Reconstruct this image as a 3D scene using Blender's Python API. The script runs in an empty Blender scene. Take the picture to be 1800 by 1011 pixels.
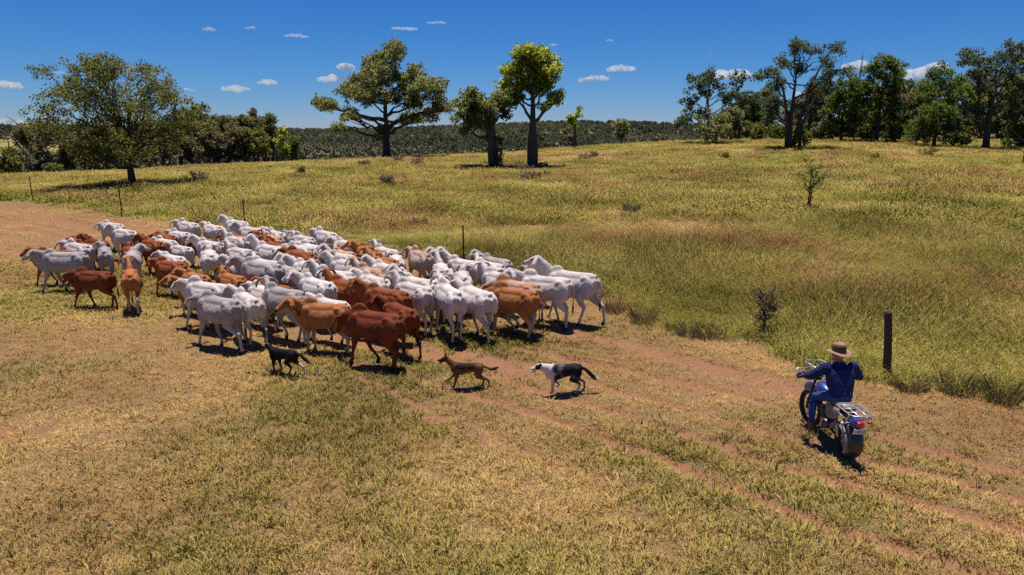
import bpy, bmesh, math, random
import numpy as np
from mathutils import Vector, Matrix, noise as mnoise

SC = bpy.context.scene
COL = SC.collection
R = math.radians

# ---------------------------------------------------------------- camera
CAM_H, FOC, CX, CY, HORIZON = 4.8, 1200.0, 900.0, 505.5, 240.0
PITCH = math.atan((CY - HORIZON) / FOC)
cam_data = bpy.data.cameras.new('camera')
cam_data.sensor_width = 36.0
cam_data.lens = FOC / 1800.0 * 36.0
cam_data.clip_start = 0.1
cam_data.clip_end = 20000
cam = bpy.data.objects.new('camera', cam_data)
COL.objects.link(cam)
cam.location = (0, 0, CAM_H)
cam.rotation_euler = (math.pi / 2 - PITCH, 0, 0)
SC.camera = cam

# ---------------------------------------------------------------- sun
SUN_TRAVEL = Vector((0.03, -0.20, -1.0)).normalized()      # midday, a little behind the herd
to_sun = -SUN_TRAVEL
sun_el = math.asin(to_sun.z)
sun_az = math.atan2(to_sun.x, to_sun.y)                   # clockwise from +Y
sl = bpy.data.lights.new('sun', 'SUN')
sl.energy = 5.0
sl.angle = R(0.53)
sl.color = (1.0, 0.925, 0.83)
sun = bpy.data.objects.new('sun', sl)
COL.objects.link(sun)
sun.location = (0, 0, 60)
sun.rotation_euler = SUN_TRAVEL.to_track_quat('-Z', 'Y').to_euler()

# ---------------------------------------------------------------- exposure
SC.view_settings.view_transform = 'Standard'
SC.view_settings.look = 'None'
SC.view_settings.exposure = 0.22
SC.view_settings.gamma = 1.0
SC.cycles.use_denoising = False
SC.cycles.max_bounces = 6
SC.cycles.diffuse_bounces = 2
SC.cycles.transmission_bounces = 2
SC.cycles.glossy_bounces = 2
SC.cycles.transparent_max_bounces = 4
SC.cycles.volume_bounces = 6
SC.cycles.sample_clamp_indirect = 4.0


def cam_dir(px, py):
    a = (px - CX) / FOC
    b = (CY - py) / FOC
    s, c = math.sin(PITCH), math.cos(PITCH)
    return Vector((a, c + b * s, -s + b * c))


# ---------------------------------------------------------------- world
world = bpy.data.worlds.new('World')
SC.world = world
world.cycles.sampling_method = 'MANUAL'
world.cycles.sample_map_resolution = 256
world.use_nodes = True
wn, wl = world.node_tree.nodes, world.node_tree.links
wn.clear()


sky = wn.new('ShaderNodeTexSky')
sky.sky_type = 'NISHITA'
sky.sun_disc = False
sky.sun_elevation = sun_el
sky.sun_rotation = sun_az
sky.altitude = 300
sky.air_density = 1.0
sky.dust_density = 0.0
sky.ozone_density = 6.0
sc1 = wn.new('ShaderNodeVectorMath')
sc1.operation = 'SCALE'
sc1.inputs['Scale'].default_value = 0.1
wl.new(sky.outputs[0], sc1.inputs[0])
sp_ = wn.new('ShaderNodeSeparateXYZ')
wl.new(sc1.outputs[0], sp_.inputs[0])
cb_ = wn.new('ShaderNodeCombineXYZ')
for i, (pw_, ml_) in enumerate(((1.9, 5.6), (1.3, 5.4), (1.05, 7.6))):      # the photograph's deep polarised blue
    p_ = wn.new('ShaderNodeMath')
    p_.operation = 'POWER'
    wl.new(sp_.outputs[i], p_.inputs[0])
    p_.inputs[1].default_value = pw_
    m_ = wn.new('ShaderNodeMath')
    m_.operation = 'MULTIPLY'
    wl.new(p_.outputs[0], m_.inputs[0])
    m_.inputs[1].default_value = ml_
    wl.new(m_.outputs[0], cb_.inputs[i])
# cloud directions (measured), half sizes in degrees, strength
CLOUDS = [(12, 148, 1.0, .45, .9), (18, 213, 1.0, .33, .7), (367, 51, .55, .25, .55), (440, 48, .42, .25, .45), (105, 127, .6, .2, .35),
          (414, 155, 1.3, .36, .95), (470, 144, .9, .32, .8), (330, 157, .6, .2, .5),
          (522, 62, 1.1, .28, .42), (712, 49, 1.3, .27, .42), (768, 39, 1.0, .22, .4), (609, 117, .75, .42, 1.0), (583, 138, 1.35, .45, 1.0),
          (570, 242, .7, .25, .55), (973, 78, .5, .22, .4), (1050, 137, 1.25, .34, .95), (1030, 139, .7, .33, .8), (1091, 119, 1.3, .45, .8),
          (1072, 70, .35, .2, .3), (1285, 130, 1.6, .65, .95), (1240, 140, .8, .35, .8), (1325, 132, .6, .35, .6), (1503, 115, .95, .55, 1.1),
          (1624, 126, 1.6, .62, 1.1), (1645, 118, .9, .5, 1.0), (1780, 140, 1.5, .6, 1.0), (1410, 165, .8, .3, .7), (900, 190, .7, .25, .3)]
bg = wn.new('ShaderNodeBackground')
bg.inputs[1].default_value = 0.1
wl.new(cb_.outputs[0], bg.inputs[0])
wo = wn.new('ShaderNodeOutputWorld')
wl.new(bg.outputs[0], wo.inputs[0])


# ---------------------------------------------------------------- helpers
def tag(o, label=None, cat=None, group=None, kind=None):
    if label:
        o['label'] = label
    if cat:
        o['category'] = cat
    if group:
        o['group'] = group
    if kind:
        o['kind'] = kind
    return o


def link(name, mesh, mat=None, parent=None):
    o = bpy.data.objects.new(name, mesh)
    COL.objects.link(o)
    if mat is not None and mesh is not None:
        mesh.materials.clear()
        mesh.materials.append(mat)
    if parent is not None:
        o.parent = parent
    return o


def empty(name, loc, rz=0.0):
    o = bpy.data.objects.new(name, None)
    COL.objects.link(o)
    o.empty_display_size = 0.3
    o.location = loc
    o.rotation_euler = (0, 0, rz)
    return o


class MB:
    """collects verts/faces"""
    def __init__(self):
        self.v, self.f = [], []

    def add(self, vs, fs):
        b = len(self.v)
        self.v.extend([tuple(p) for p in vs])
        self.f.extend([tuple(i + b for i in f) for f in fs])

    def box(self, c, s, rot=None):
        hx, hy, hz = s[0] / 2, s[1] / 2, s[2] / 2
        vs = [Vector((x * hx, y * hy, z * hz)) for x in (-1, 1) for y in (-1, 1) for z in (-1, 1)]
        if rot is not None:
            vs = [rot @ p for p in vs]
        vs = [p + Vector(c) for p in vs]
        self.add(vs, [(0, 1, 3, 2), (4, 6, 7, 5), (0, 4, 5, 1), (2, 3, 7, 6), (0, 2, 6, 4), (1, 5, 7, 3)])

    def sweep(self, pts, rad, sides=8, up=(0, 0, 1), cap=True, sup=2.0):
        """tube through pts; rad: float, list of floats or list of (side, up) pairs"""
        pts = [Vector(p) for p in pts]
        n = len(pts)
        if isinstance(rad, (int, float)):
            rad = [rad] * n
        vs = []
        up = Vector(up)
        last = None
        for i, p in enumerate(pts):
            t = (pts[min(i + 1, n - 1)] - pts[max(i - 1, 0)])
            if t.length < 1e-9:
                t = Vector((0, 0, 1))
            t.normalize()
            s = t.cross(up)
            if s.length < 0.15:
                s = last if last is not None else t.cross(Vector((1, 0.1, 0)))
                s = s - t * s.dot(t)
            s.normalize()
            if last is not None and s.dot(last) < 0:
                s = -s
            last = s
            w = s.cross(t).normalized()
            ra = rad[i]
            rs, ru = (ra, ra) if isinstance(ra, (int, float)) else ra
            for k in range(sides):
                a = 2 * math.pi * k / sides
                ca, sa = math.cos(a), math.sin(a)
                if sup != 2.0:
                    ca = math.copysign(abs(ca) ** (2 / sup), ca)
                    sa = math.copysign(abs(sa) ** (2 / sup), sa)
                vs.append(p + s * (rs * ca) + w * (ru * sa))
        fs = []
        for i in range(n - 1):
            for k in range(sides):
                a, b = i * sides + k, i * sides + (k + 1) % sides
                fs.append((a, a + sides, b + sides, b))
        if cap:
            fs.append(tuple(range(sides)))
            fs.append(tuple((n - 1) * sides + k for k in range(sides))[::-1])
        self.add(vs, fs)

    def ball(self, c, r, seg=10, rings=7, rot=None):
        if isinstance(r, (int, float)):
            r = (r, r, r)
        vs = [Vector((0, 0, r[2]))]
        for i in range(1, rings):
            ph = math.pi * i / rings
            for k in range(seg):
                a = 2 * math.pi * k / seg
                vs.append(Vector((r[0] * math.sin(ph) * math.cos(a), r[1] * math.sin(ph) * math.sin(a), r[2] * math.cos(ph))))
        vs.append(Vector((0, 0, -r[2])))
        if rot is not None:
            vs = [rot @ p for p in vs]
        vs = [p + Vector(c) for p in vs]
        fs = [(0, 1 + k, 1 + (k + 1) % seg) for k in range(seg)]
        for i in range(rings - 2):
            for k in range(seg):
                a, b = 1 + i * seg + k, 1 + i * seg + (k + 1) % seg
                fs.append((a, a + seg, b + seg, b))
        last = len(vs) - 1
        o = 1 + (rings - 2) * seg
        fs += [(o + k, last, o + (k + 1) % seg) for k in range(seg)]
        self.add(vs, fs)

    def torus(self, c, axis, R1, r1, n1=40, n2=8, r2=None):
        axis = Vector(axis).normalized()
        a = axis.cross(Vector((0, 0, 1)))
        if a.length < .1:
            a = axis.cross(Vector((1, 0, 0)))
        a.normalize()
        b = axis.cross(a)
        r2 = r2 or r1
        vs, fs = [], []
        for i in range(n1):
            t = 2 * math.pi * i / n1
            d = a * math.cos(t) + b * math.sin(t)
            for k in range(n2):
                u = 2 * math.pi * k / n2
                vs.append(Vector(c) + d * (R1 + r1 * math.cos(u)) + axis * (r2 * math.sin(u)))
        for i in range(n1):
            for k in range(n2):
                fs.append((i * n2 + k, i * n2 + (k + 1) % n2, ((i + 1) % n1) * n2 + (k + 1) % n2, ((i + 1) % n1) * n2 + k))
        self.add(vs, fs)

    def mesh(self, name, smooth=True):
        m = bpy.data.meshes.new(name)
        m.from_pydata(self.v, [], self.f)
        if smooth:
            m.polygons.foreach_set('use_smooth', [True] * len(m.polygons))
        m.update()
        return m

    def build(self, name, mat=None, parent=None, smooth=True):
        bm = bmesh.new()
        me = self.mesh(name, smooth)
        bm.from_mesh(me)
        bmesh.ops.recalc_face_normals(bm, faces=bm.faces)
        bm.to_mesh(me)
        bm.free()
        return link(name, me, mat, parent)


def set_attr(mesh, name, arr, typ='FLOAT'):
    a = mesh.attributes.new(name, typ, 'POINT')
    arr = np.asarray(arr, dtype=np.float32)
    if typ == 'FLOAT':
        a.data.foreach_set('value', arr.ravel())
    elif typ == 'FLOAT_VECTOR':
        a.data.foreach_set('vector', arr.ravel())
    elif typ == 'FLOAT_COLOR':
        a.data.foreach_set('color', arr.ravel())


def vhash(ix, iy, seed=0):
    h = (ix.astype(np.int64) * 374761393 + iy.astype(np.int64) * 668265263 + seed * 974634777) & 0x7fffffff
    h = ((h ^ (h >> 13)) * 1274126177) & 0x7fffffff
    h = h ^ (h >> 16)
    return (h & 0xffff) / 65535.0


def vnoise(x, y, seed=0):
    ix, iy = np.floor(x), np.floor(y)
    fx, fy = x - ix, y - iy
    fx = fx * fx * (3 - 2 * fx)
    fy = fy * fy * (3 - 2 * fy)
    a, b = vhash(ix, iy, seed), vhash(ix + 1, iy, seed)
    c, d = vhash(ix, iy + 1, seed), vhash(ix + 1, iy + 1, seed)
    return (a * (1 - fx) + b * fx) * (1 - fy) + (c * (1 - fx) + d * fx) * fy


def fbm(x, y, scale, octv=3, seed=0):
    s, amp, tot = 0.0, 1.0, 0.0
    for i in range(octv):
        s = s + amp * vnoise(x / scale * 2 ** i + 17.3 * i, y / scale * 2 ** i - 9.1 * i, seed + i)
        tot += amp
        amp *= 0.5
    return s / tot


def smooth(a, b, x):
    t = np.clip((x - a) / (b - a), 0, 1)
    return t * t * (3 - 2 * t)


# ---------------------------------------------------------------- materials
class NT:
    def __init__(self, name):
        self.m = bpy.data.materials.new(name)
        self.m.use_nodes = True
        self.n, self.l = self.m.node_tree.nodes, self.m.node_tree.links
        self.n.clear()

    def put(self, sock, v):
        if isinstance(v, (int, float)):
            sock.default_value = v
        elif isinstance(v, (tuple, list)):
            sock.default_value = tuple(v) + ((1,) if len(v) == 3 and sock.type == 'RGBA' else ())
        else:
            self.l.new(v, sock)

    def math(self, op, a, b=None, clamp=False):
        n = self.n.new('ShaderNodeMath')
        n.operation = op
        n.use_clamp = clamp
        self.put(n.inputs[0], a)
        if b is not None:
            self.put(n.inputs[1], b)
        return n.outputs[0]

    def mix(self, f, a, b, mode='MIX'):
        n = self.n.new('ShaderNodeMix')
        n.data_type = 'RGBA'
        n.blend_type = mode
        self.put(n.inputs[0], f)
        self.put(n.inputs[6], a)
        self.put(n.inputs[7], b)
        return n.outputs[2]

    def attr(self, name, kind='GEOMETRY', out=2):
        n = self.n.new('ShaderNodeAttribute')
        n.attribute_type = kind
        n.attribute_name = name
        return n.outputs[out]

    def coord(self, which='Object'):
        n = self.n.new('ShaderNodeTexCoord')
        return n.outputs[which]

    def pos(self):
        return self.n.new('ShaderNodeNewGeometry').outputs['Position']

    def rnd(self):
        return self.n.new('ShaderNodeObjectInfo').outputs['Random']

    def noise(self, scale, detail=3, rough=.55, vec=None):
        n = self.n.new('ShaderNodeTexNoise')
        n.inputs['Scale'].default_value = scale
        n.inputs['Detail'].default_value = detail
        n.inputs['Roughness'].default_value = rough
        if vec is not None:
            self.l.new(vec, n.inputs['Vector'])
        return n.outputs[0]

    def ramp(self, f, a, b):
        n = self.n.new('ShaderNodeMapRange')
        self.put(n.inputs[0], f)
        n.inputs[1].default_value = a
        n.inputs[2].default_value = b
        return n.outputs[0]

    def bump(self, h, strength=.3, dist=.02):
        n = self.n.new('ShaderNodeBump')
        n.inputs['Strength'].default_value = strength
        n.inputs['Distance'].default_value = dist
        self.l.new(h, n.inputs['Height'])
        return n.outputs[0]

    def out(self, col, rough=.7, metal=0., normal=None, spec=None, coat=0.):
        p = self.n.new('ShaderNodeBsdfPrincipled')
        self.put(p.inputs['Base Color'], col)
        self.put(p.inputs['Roughness'], rough)
        self.put(p.inputs['Metallic'], metal)
        if spec is not None:
            self.put(p.inputs['Specular IOR Level'], spec)
        if coat:
            p.inputs['Coat Weight'].default_value = coat
            p.inputs['Coat Roughness'].default_value = .1
        if normal is not None:
            self.l.new(normal, p.inputs['Normal'])
        o = self.n.new('ShaderNodeOutputMaterial')
        self.l.new(p.outputs[0], o.inputs[0])
        return self.m

    def leaf_out(self, col, trans=.3, tcol=None, up=0.):
        d = self.n.new('ShaderNodeBsdfDiffuse')
        t = self.n.new('ShaderNodeBsdfTranslucent')
        if up:      # added brightening: shading normal tilted skyward, away from the true face direction
            g = self.n.new('ShaderNodeNewGeometry')
            vm = self.n.new('ShaderNodeVectorMath')
            vm.operation = 'ADD'
            self.l.new(g.outputs['Normal'], vm.inputs[0])
            vm.inputs[1].default_value = (0, 0, up)
            vn = self.n.new('ShaderNodeVectorMath')
            vn.operation = 'NORMALIZE'
            self.l.new(vm.outputs[0], vn.inputs[0])
            self.l.new(vn.outputs[0], d.inputs['Normal'])
        self.put(d.inputs[0], col)
        self.put(t.inputs[0], tcol if tcol is not None else col)
        mx = self.n.new('ShaderNodeMixShader')
        mx.inputs[0].default_value = trans
        self.l.new(d.outputs[0], mx.inputs[1])
        self.l.new(t.outputs[0], mx.inputs[2])
        o = self.n.new('ShaderNodeOutputMaterial')
        self.l.new(mx.outputs[0], o.inputs[0])
        return self.m


def simple_mat(name, col, rough=.6, metal=0., var=.15, scale=12., spec=None, coat=0., bump=0.):
    t = NT(name)
    f = t.noise(scale, 4, .6, t.coord())
    c = t.mix(f, tuple(x * (1 - var) for x in col), tuple(min(1, x * (1 + var)) for x in col))
    nb = t.bump(f, bump, .01) if bump else None
    return t.out(c, rough, metal, nb, spec, coat)

# ================================================================ TERRAIN
def along(px, py, Y):
    d = cam_dir(px, py)
    return Vector((0, 0, CAM_H)) + d * (Y / d.y)


CTRL = []
for (x, y) in [(-20, -20), (20, -20), (0, -8), (-16, 4), (0, 4), (16, 4), (-11, 11), (0, 11), (9, 11), (-18, 19), (-8, 19), (0, 20), (4.5, 16), (-14, 26), (-6, 26)]:
    CTRL.append((x, y, 0.0))
for (px, py, Y) in [(215, 381, 37), (58, 355, 44), (0, 345, 47), (230, 326, 52), (60, 309, 90), (400, 300, 100), (520, 292, 100), (680, 279, 88),
                    (865, 293, 69), (935, 293, 70), (1010, 262, 92), (1092, 256, 100), (1245, 250, 90), (1385, 260, 72), (1500, 247, 92),
                    (1640, 261, 74), (1720, 262, 75), (1800, 264, 72), (1418, 367, 34), (1740, 400, 29), (1100, 330, 50)]:
    p = along(px, py, Y)
    CTRL.append((p.x, p.y, p.z))
for (x, y, z) in [(-120, 60, -1), (110, 60, 4.2), (-70, 150, -5), (0, 150, -3.5), (60, 140, 3.2), (120, 120, 4), (-60, 20, 0.2), (60, 20, 1.2), (60, -20, 0), (-60, -20, 0)]:
    CTRL.append((x, y, z))
CTRL = np.array(CTRL)


def _tps(r2):
    return 0.5 * r2 * np.log(r2 + 1e-9)


_n = len(CTRL)
_A = np.zeros((_n + 3, _n + 3))
_d2 = ((CTRL[:, None, :2] - CTRL[None, :, :2]) ** 2).sum(-1)
_A[:_n, :_n] = _tps(_d2) + np.eye(_n) * 4.0
_A[:_n, _n:] = np.c_[np.ones(_n), CTRL[:, :2]]
_A[_n:, :_n] = _A[:_n, _n:].T
_W = np.linalg.solve(_A, np.r_[CTRL[:, 2], 0, 0, 0])


def terrain(x, y):
    x = np.atleast_1d(np.asarray(x, float))
    y = np.atleast_1d(np.asarray(y, float))
    sh = x.shape
    xf, yf = x.ravel(), y.ravel()
    z = _W[_n] + _W[_n + 1] * np.clip(xf, -130, 130) + _W[_n + 2] * np.clip(yf, -40, 170)
    xc, yc = np.clip(xf, -130, 130), np.clip(yf, -40, 170)
    for i in range(_n):
        z = z + _W[i] * _tps((xc - CTRL[i, 0]) ** 2 + (yc - CTRL[i, 1]) ** 2)
    z = np.clip(z, -9, 7)
    r = np.hypot(xf, yf)
    a = np.arctan2(xf, np.maximum(yf, 1e-3))
    back = smooth(0, -60, yf)
    z = z * (1 - back)
    # valley and wooded hills beyond the paddock
    ridge = 9.0 + 5.0 * np.exp(-((a - 0.12) / .22) ** 2) + 2.2 * np.sin(a * 9 + 1) - 2.0 * np.exp(-((a + .62) / .2) ** 2)
    far = -8 + (ridge + 8) * smooth(260, 900, r) + 2.0 * (fbm(xf, yf, 140, 3, 5) - .5) * smooth(150, 300, r)
    far = far + (ridge * .15) * smooth(900, 1500, r) - 40 * smooth(1800, 4000, r)
    k = smooth(115, 230, r)
    z = z * (1 - k) + far * k
    # small unevenness
    z = z + 0.05 * (fbm(xf, yf, 2.5, 3, 3) - .5) + 0.25 * (fbm(xf, yf, 16, 2, 8) - .5) * smooth(22, 60, r)
    return z.reshape(sh)


def tz(x, y):
    return float(terrain(np.array([x]), np.array([y]))[0])


def ground_at(px, py, h=0.0):
    """where the sight line through a photo pixel meets the ground (or the ground raised by h)"""
    d = cam_dir(px, py)
    t = np.geomspace(4, 400, 3000)
    z = CAM_H + d.z * t - terrain(d.x * t, d.y * t) - h
    i = int(np.argmax(z < 0)) if (z < 0).any() else len(t) - 1
    return Vector((d.x * t[i], d.y * t[i], tz(d.x * t[i], d.y * t[i])))


def poly_dist(x, y, pts):
    best = np.full(x.shape, 1e9)
    for (a, b) in zip(pts[:-1], pts[1:]):
        dx, dy = b[0] - a[0], b[1] - a[1]
        L = dx * dx + dy * dy + 1e-9
        t = np.clip(((x - a[0]) * dx + (y - a[1]) * dy) / L, 0, 1)
        best = np.minimum(best, np.hypot(x - a[0] - t * dx, y - a[1] - t * dy))
    return best


def px_line(pts):
    return [tuple(ground_at(px, py)[:2]) for px, py in pts]


RUTS = [  # (photo polyline, half width m, strength)
    ([(1000, 584), (1089, 604), (1222, 640), (1330, 664), (1420, 690)], .34, .72),
    ([(900, 612), (1000, 631), (1178, 667), (1311, 698), (1400, 722), (1505, 752), (1617, 788), (1720, 813), (1850, 846)], .15, 1.0),
    ([(800, 612), (920, 640), (1035, 671), (1133, 698), (1240, 728), (1355, 760), (1440, 786), (1512, 808), (1640, 836), (1850, 890)], .17, .66),
    ([(860, 655), (960, 690), (1069, 722), (1220, 766), (1304, 799), (1415, 830), (1502, 854), (1651, 896), (1850, 948)], .15, .8),
    ([(620, 640), (720, 662), (822, 691), (947, 729), (1034, 761), (1121, 792), (1252, 847), (1356, 886), (1443, 920), (1617, 972), (1760, 1020)], .15, .9),
    ([(630, 660), (760, 730), (870, 770), (960, 810), (1060, 850)], .3, .42),
    ([(560, 575), (680, 610), (800, 630), (900, 650)], .55, .62),
    ([(-60, 366), (60, 376), (120, 392), (185, 408)], .32, .9), ([(-60, 398), (40, 404), (120, 420)], .26, .8), ([(-60, 352), (10, 346), (16, 345)], .5, 1.0),
    ([(-60, 428), (20, 440), (70, 456)], .22, .7), ([(110, 380), (180, 388), (260, 396)], .22, .7), ([(-60, 382), (0, 384), (90, 400), (150, 416)], .22, .8),
    ([(-60, 412), (30, 420), (90, 436)], .2, .8), ([(-60, 374), (40, 380), (110, 396), (170, 412)], .16, .9), ([(-60, 390), (60, 402), (130, 426)], .16, .8), ([(-60, 446), (30, 462), (60, 470)], .2, .6),
]
RUTW = [(px_line(p), w * 1.0, min(1.0, s * 1.25)) for p, w, s in RUTS]
EDGE = [(-400, 350), (58, 356), (215, 384), (340, 394), (431, 404), (640, 432), (815, 462), (960, 506), (1060, 545), (1180, 582), (1340, 612), (1430, 650), (1560, 672), (1700, 702), (1800, 724), (2200, 810)]
EDGE_W = [ground_at(min(max(px, -400), 2200), py) for px, py in EDGE]
EDGE_A = np.array([math.atan2(p.x, p.y) for p in EDGE_W])
EDGE_R = np.array([math.hypot(p.x, p.y) for p in EDGE_W])


def fields(x, y):
    """dirt, tall, dry masks for ground points"""
    r = np.hypot(x, y)
    a = np.arctan2(x, y)
    er = np.interp(a, EDGE_A, EDGE_R)
    off = r - er + 1.9 * (fbm(x, y, 1.6, 3, 31) - .5) - .2
    tall = smooth(-0.3, 1.5, off) * (y > 0)
    dirt = np.zeros_like(x)
    n1 = fbm(x, y, 1.1, 3, 11)
    n2 = fbm(x, y, .45, 2, 41)
    for pts, w, s in RUTW:
        d = poly_dist(x, y, pts)
        dirt = np.maximum(dirt, s * smooth(w * 1.7, w * .3, d + (n1 - .5) * .5 * min(w * 2.2, .5)) * (.9 + .2 * smooth(.3, .6, n2)))
    # trampled soil under and around the herd, and bare earth along the road on the left
    herd = poly_dist(x, y, HERD_LINE)
    dirt = np.maximum(dirt, smooth(4.0, 1.0, herd) * smooth(.52, .74, n1 * .6 + n2 * .4) * .55)
    road = poly_dist(x, y, ROAD_LINE)
    dirt = np.maximum(dirt, smooth(5.5, 2.0, road) * smooth(.42, .62, n1 * .45 + n2 * .55) * .62)
    bare = smooth(.63, .80, fbm(x, y, 2.6, 3, 77) * .75 + n2 * .25)
    dirt = np.maximum(dirt, bare * .5 * (1 - tall))
    dirt = dirt * (1 - tall)
    dry = fbm(x, y, 3.2, 3, 55) * .6 + fbm(x, y, 11, 2, 66) * .4
    return dirt, tall, np.clip((dry - .5) * 2.2 + .5, 0, 1), off


HERD_LINE = px_line([(90, 450), (300, 450), (520, 500), (700, 560), (960, 560)])
ROAD_LINE = px_line([(-200, 400), (0, 392), (110, 405), (200, 420)])

# ---------------------------------------------------------------- ground sheet
angs = np.concatenate([np.arange(-180, -54, 6.0), np.arange(-54, 54.01, .36), np.arange(60, 180, 6.0)])
rr = [0.0, 1.0, 2.0, 3.0, 4.0, 5.0]
while rr[-1] < 55:
    rr.append(rr[-1] * 1.0115)
while rr[-1] < 6000:
    rr.append(rr[-1] * 1.045)
rr = np.array(rr)
AA, RR = np.meshgrid(np.radians(angs), rr)
GX, GY = RR * np.sin(AA), RR * np.cos(AA)
GZ = terrain(GX, GY)
g_dirt, g_tall, g_dry, g_off = fields(GX.ravel(), GY.ravel())
GZ = GZ - (g_dirt * .06).reshape(GZ.shape) + (.02 * (fbm(GX, GY, .28, 2, 91) - .5)) * (RR < 40)
na, nr = len(angs), len(rr)
verts = np.stack([GX.ravel(), GY.ravel(), GZ.ravel()], -1)
ii, jj = np.meshgrid(np.arange(nr - 1), np.arange(na), indexing='ij')
j2 = (jj + 1) % na
faces = np.stack([ii * na + jj, ii * na + j2, (ii + 1) * na + j2, (ii + 1) * na + jj], -1).reshape(-1, 4)[:, ::-1]
gm = bpy.data.meshes.new('ground')
gm.from_pydata(verts.tolist(), [], faces.tolist())
gm.polygons.foreach_set('use_smooth', [True] * len(gm.polygons))
set_attr(gm, 'dirt', g_dirt)
set_attr(gm, 'tall', g_tall)
set_attr(gm, 'dry', g_dry)

t = NT('pasture_soil')
P = t.pos()
dirt, tall, dry = t.attr('dirt'), t.attr('tall'), t.attr('dry')
fine = t.noise(26, 5, .7, P)
mid = t.noise(5.5, 4, .6, P)
straw = t.mix(fine, (.22, .125, .055), (.47, .285, .135))
green = t.mix(fine, (.10, .10, .03), (.23, .22, .075))
gr = t.math('MULTIPLY', t.ramp(mid, .42, .62), t.math('SUBTRACT', 1.0, dry), True)
c1 = t.mix(gr, straw, green)
spk = t.noise(95, 4, .75, P)
c1 = t.mix(t.ramp(spk, .47, .58), c1, (.075, .045, .02))
c1 = t.mix(t.ramp(spk, .46, .36), c1, (.58, .40, .21))
tallc = t.mix(dry, t.mix(fine, (.12, .12, .03), (.24, .23, .06)), t.mix(fine, (.22, .165, .065), (.38, .29, .12)))
c1 = t.mix(tall, c1, tallc)
soil = t.mix(t.noise(9, 5, .7, P), (.205, .098, .048), (.43, .225, .12))
soil = t.mix(t.ramp(t.noise(70, 3, .7, P), .56, .68), soil, (.13, .06, .032))
c1 = t.mix(t.ramp(t.math('ADD', dirt, t.math('MULTIPLY', t.math('SUBTRACT', fine, .5), .55)), .22, .60), c1, soil)
hgt = t.math('ADD', t.noise(40, 4, .7, P), t.math('MULTIPLY', t.noise(7, 3, .6, P), 1.5))
gmat = t.out(c1, .95, 0, t.bump(hgt, .7, .05), .1)
ground = link('ground', gm, gmat)
tag(ground, kind='structure')

# ---------------------------------------------------------------- grass tufts (scattered as one mass)
tuft_col = bpy.data.collections.new('tuft_shapes')       # template shapes, not part of the scene


def tuft_mesh(name, n, rad, h0, h1, w, lean, seeds=0, seed=0):
    rg = random.Random(seed)
    v, f, rn = [], [], []
    for i in range(n):
        a, q = rg.uniform(0, 6.283), rad * math.sqrt(rg.random())
        b = Vector((q * math.cos(a), q * math.sin(a), -.01))
        h = rg.uniform(h0, h1)
        la = a + rg.uniform(-1.2, 1.2)
        L = lean * rg.uniform(.2, 1.3) * h
        tip = b + Vector((math.cos(la) * L, math.sin(la) * L, h))
        midp = b + Vector((math.cos(la) * L * .35, math.sin(la) * L * .35, h * .6))
        wa = rg.uniform(0, 6.283)
        s = Vector((math.cos(wa), math.sin(wa), 0)) * (w * rg.uniform(.6, 1.3) / 2)
        k = len(v)
        v += [b - s, b + s, midp + s * .9, midp - s * .9, tip]
        f += [(k, k + 1, k + 2, k + 3), (k + 3, k + 2, k + 4)]
        c = rg.random()
        rn += [c] * 5
        if i < seeds:
            k = len(v)
            hh = h * .22
            u = (tip - midp).normalized()
            s2 = s * 1.3
            v += [tip - u * hh * .2, tip + s2 + u * hh * .3, tip + u * hh, tip - s2 + u * hh * .3]
            f += [(k, k + 1, k + 2, k + 3)]
            rn += [1.25] * 4
    m = bpy.data.meshes.new(name)
    m.from_pydata([tuple(p) for p in v], [], f)
    set_attr(m, 'blade', rn)
    return m


t = NT('grass_blades')
tint = t.attr('tint', 'INSTANCER')
shade = t.attr('shade', 'INSTANCER')
blade = t.attr('blade')
k = t.math('ADD', tint, t.math('MULTIPLY', t.math('SUBTRACT', blade, .5), .75), True)
ca = t.mix(shade, (.155, .165, .026), (.42, .405, .085))
cb = t.mix(shade, (.34, .18, .078), (.78, .48, .215))
grass_mat = t.leaf_out(t.mix(k, ca, cb), .2, up=2.2)
TUFTS = []
for i in range(4):
    TUFTS.append(tuft_mesh('short_tuft', 30, .12, .012, .046, .0095, 1.7, 0, 10 + i))
for i in range(3):
    TUFTS.append(tuft_mesh('leafy_tuft', 24, .11, .02, .085, .0115, 1.2, 3, 20 + i))
for i in range(3):
    TUFTS.append(tuft_mesh('tall_tuft', 38, .19, .12, .42, .0115, .95, 12, 30 + i))
for i in range(2):
    TUFTS.append(tuft_mesh('far_tuft', 44, .45, .08, .34, .03, .9, 12, 40 + i))
for i, m in enumerate(TUFTS):
    m.materials.append(grass_mat)
    tuft_col.objects.link(bpy.data.objects.new('tuft_%02d' % i, m))


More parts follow.
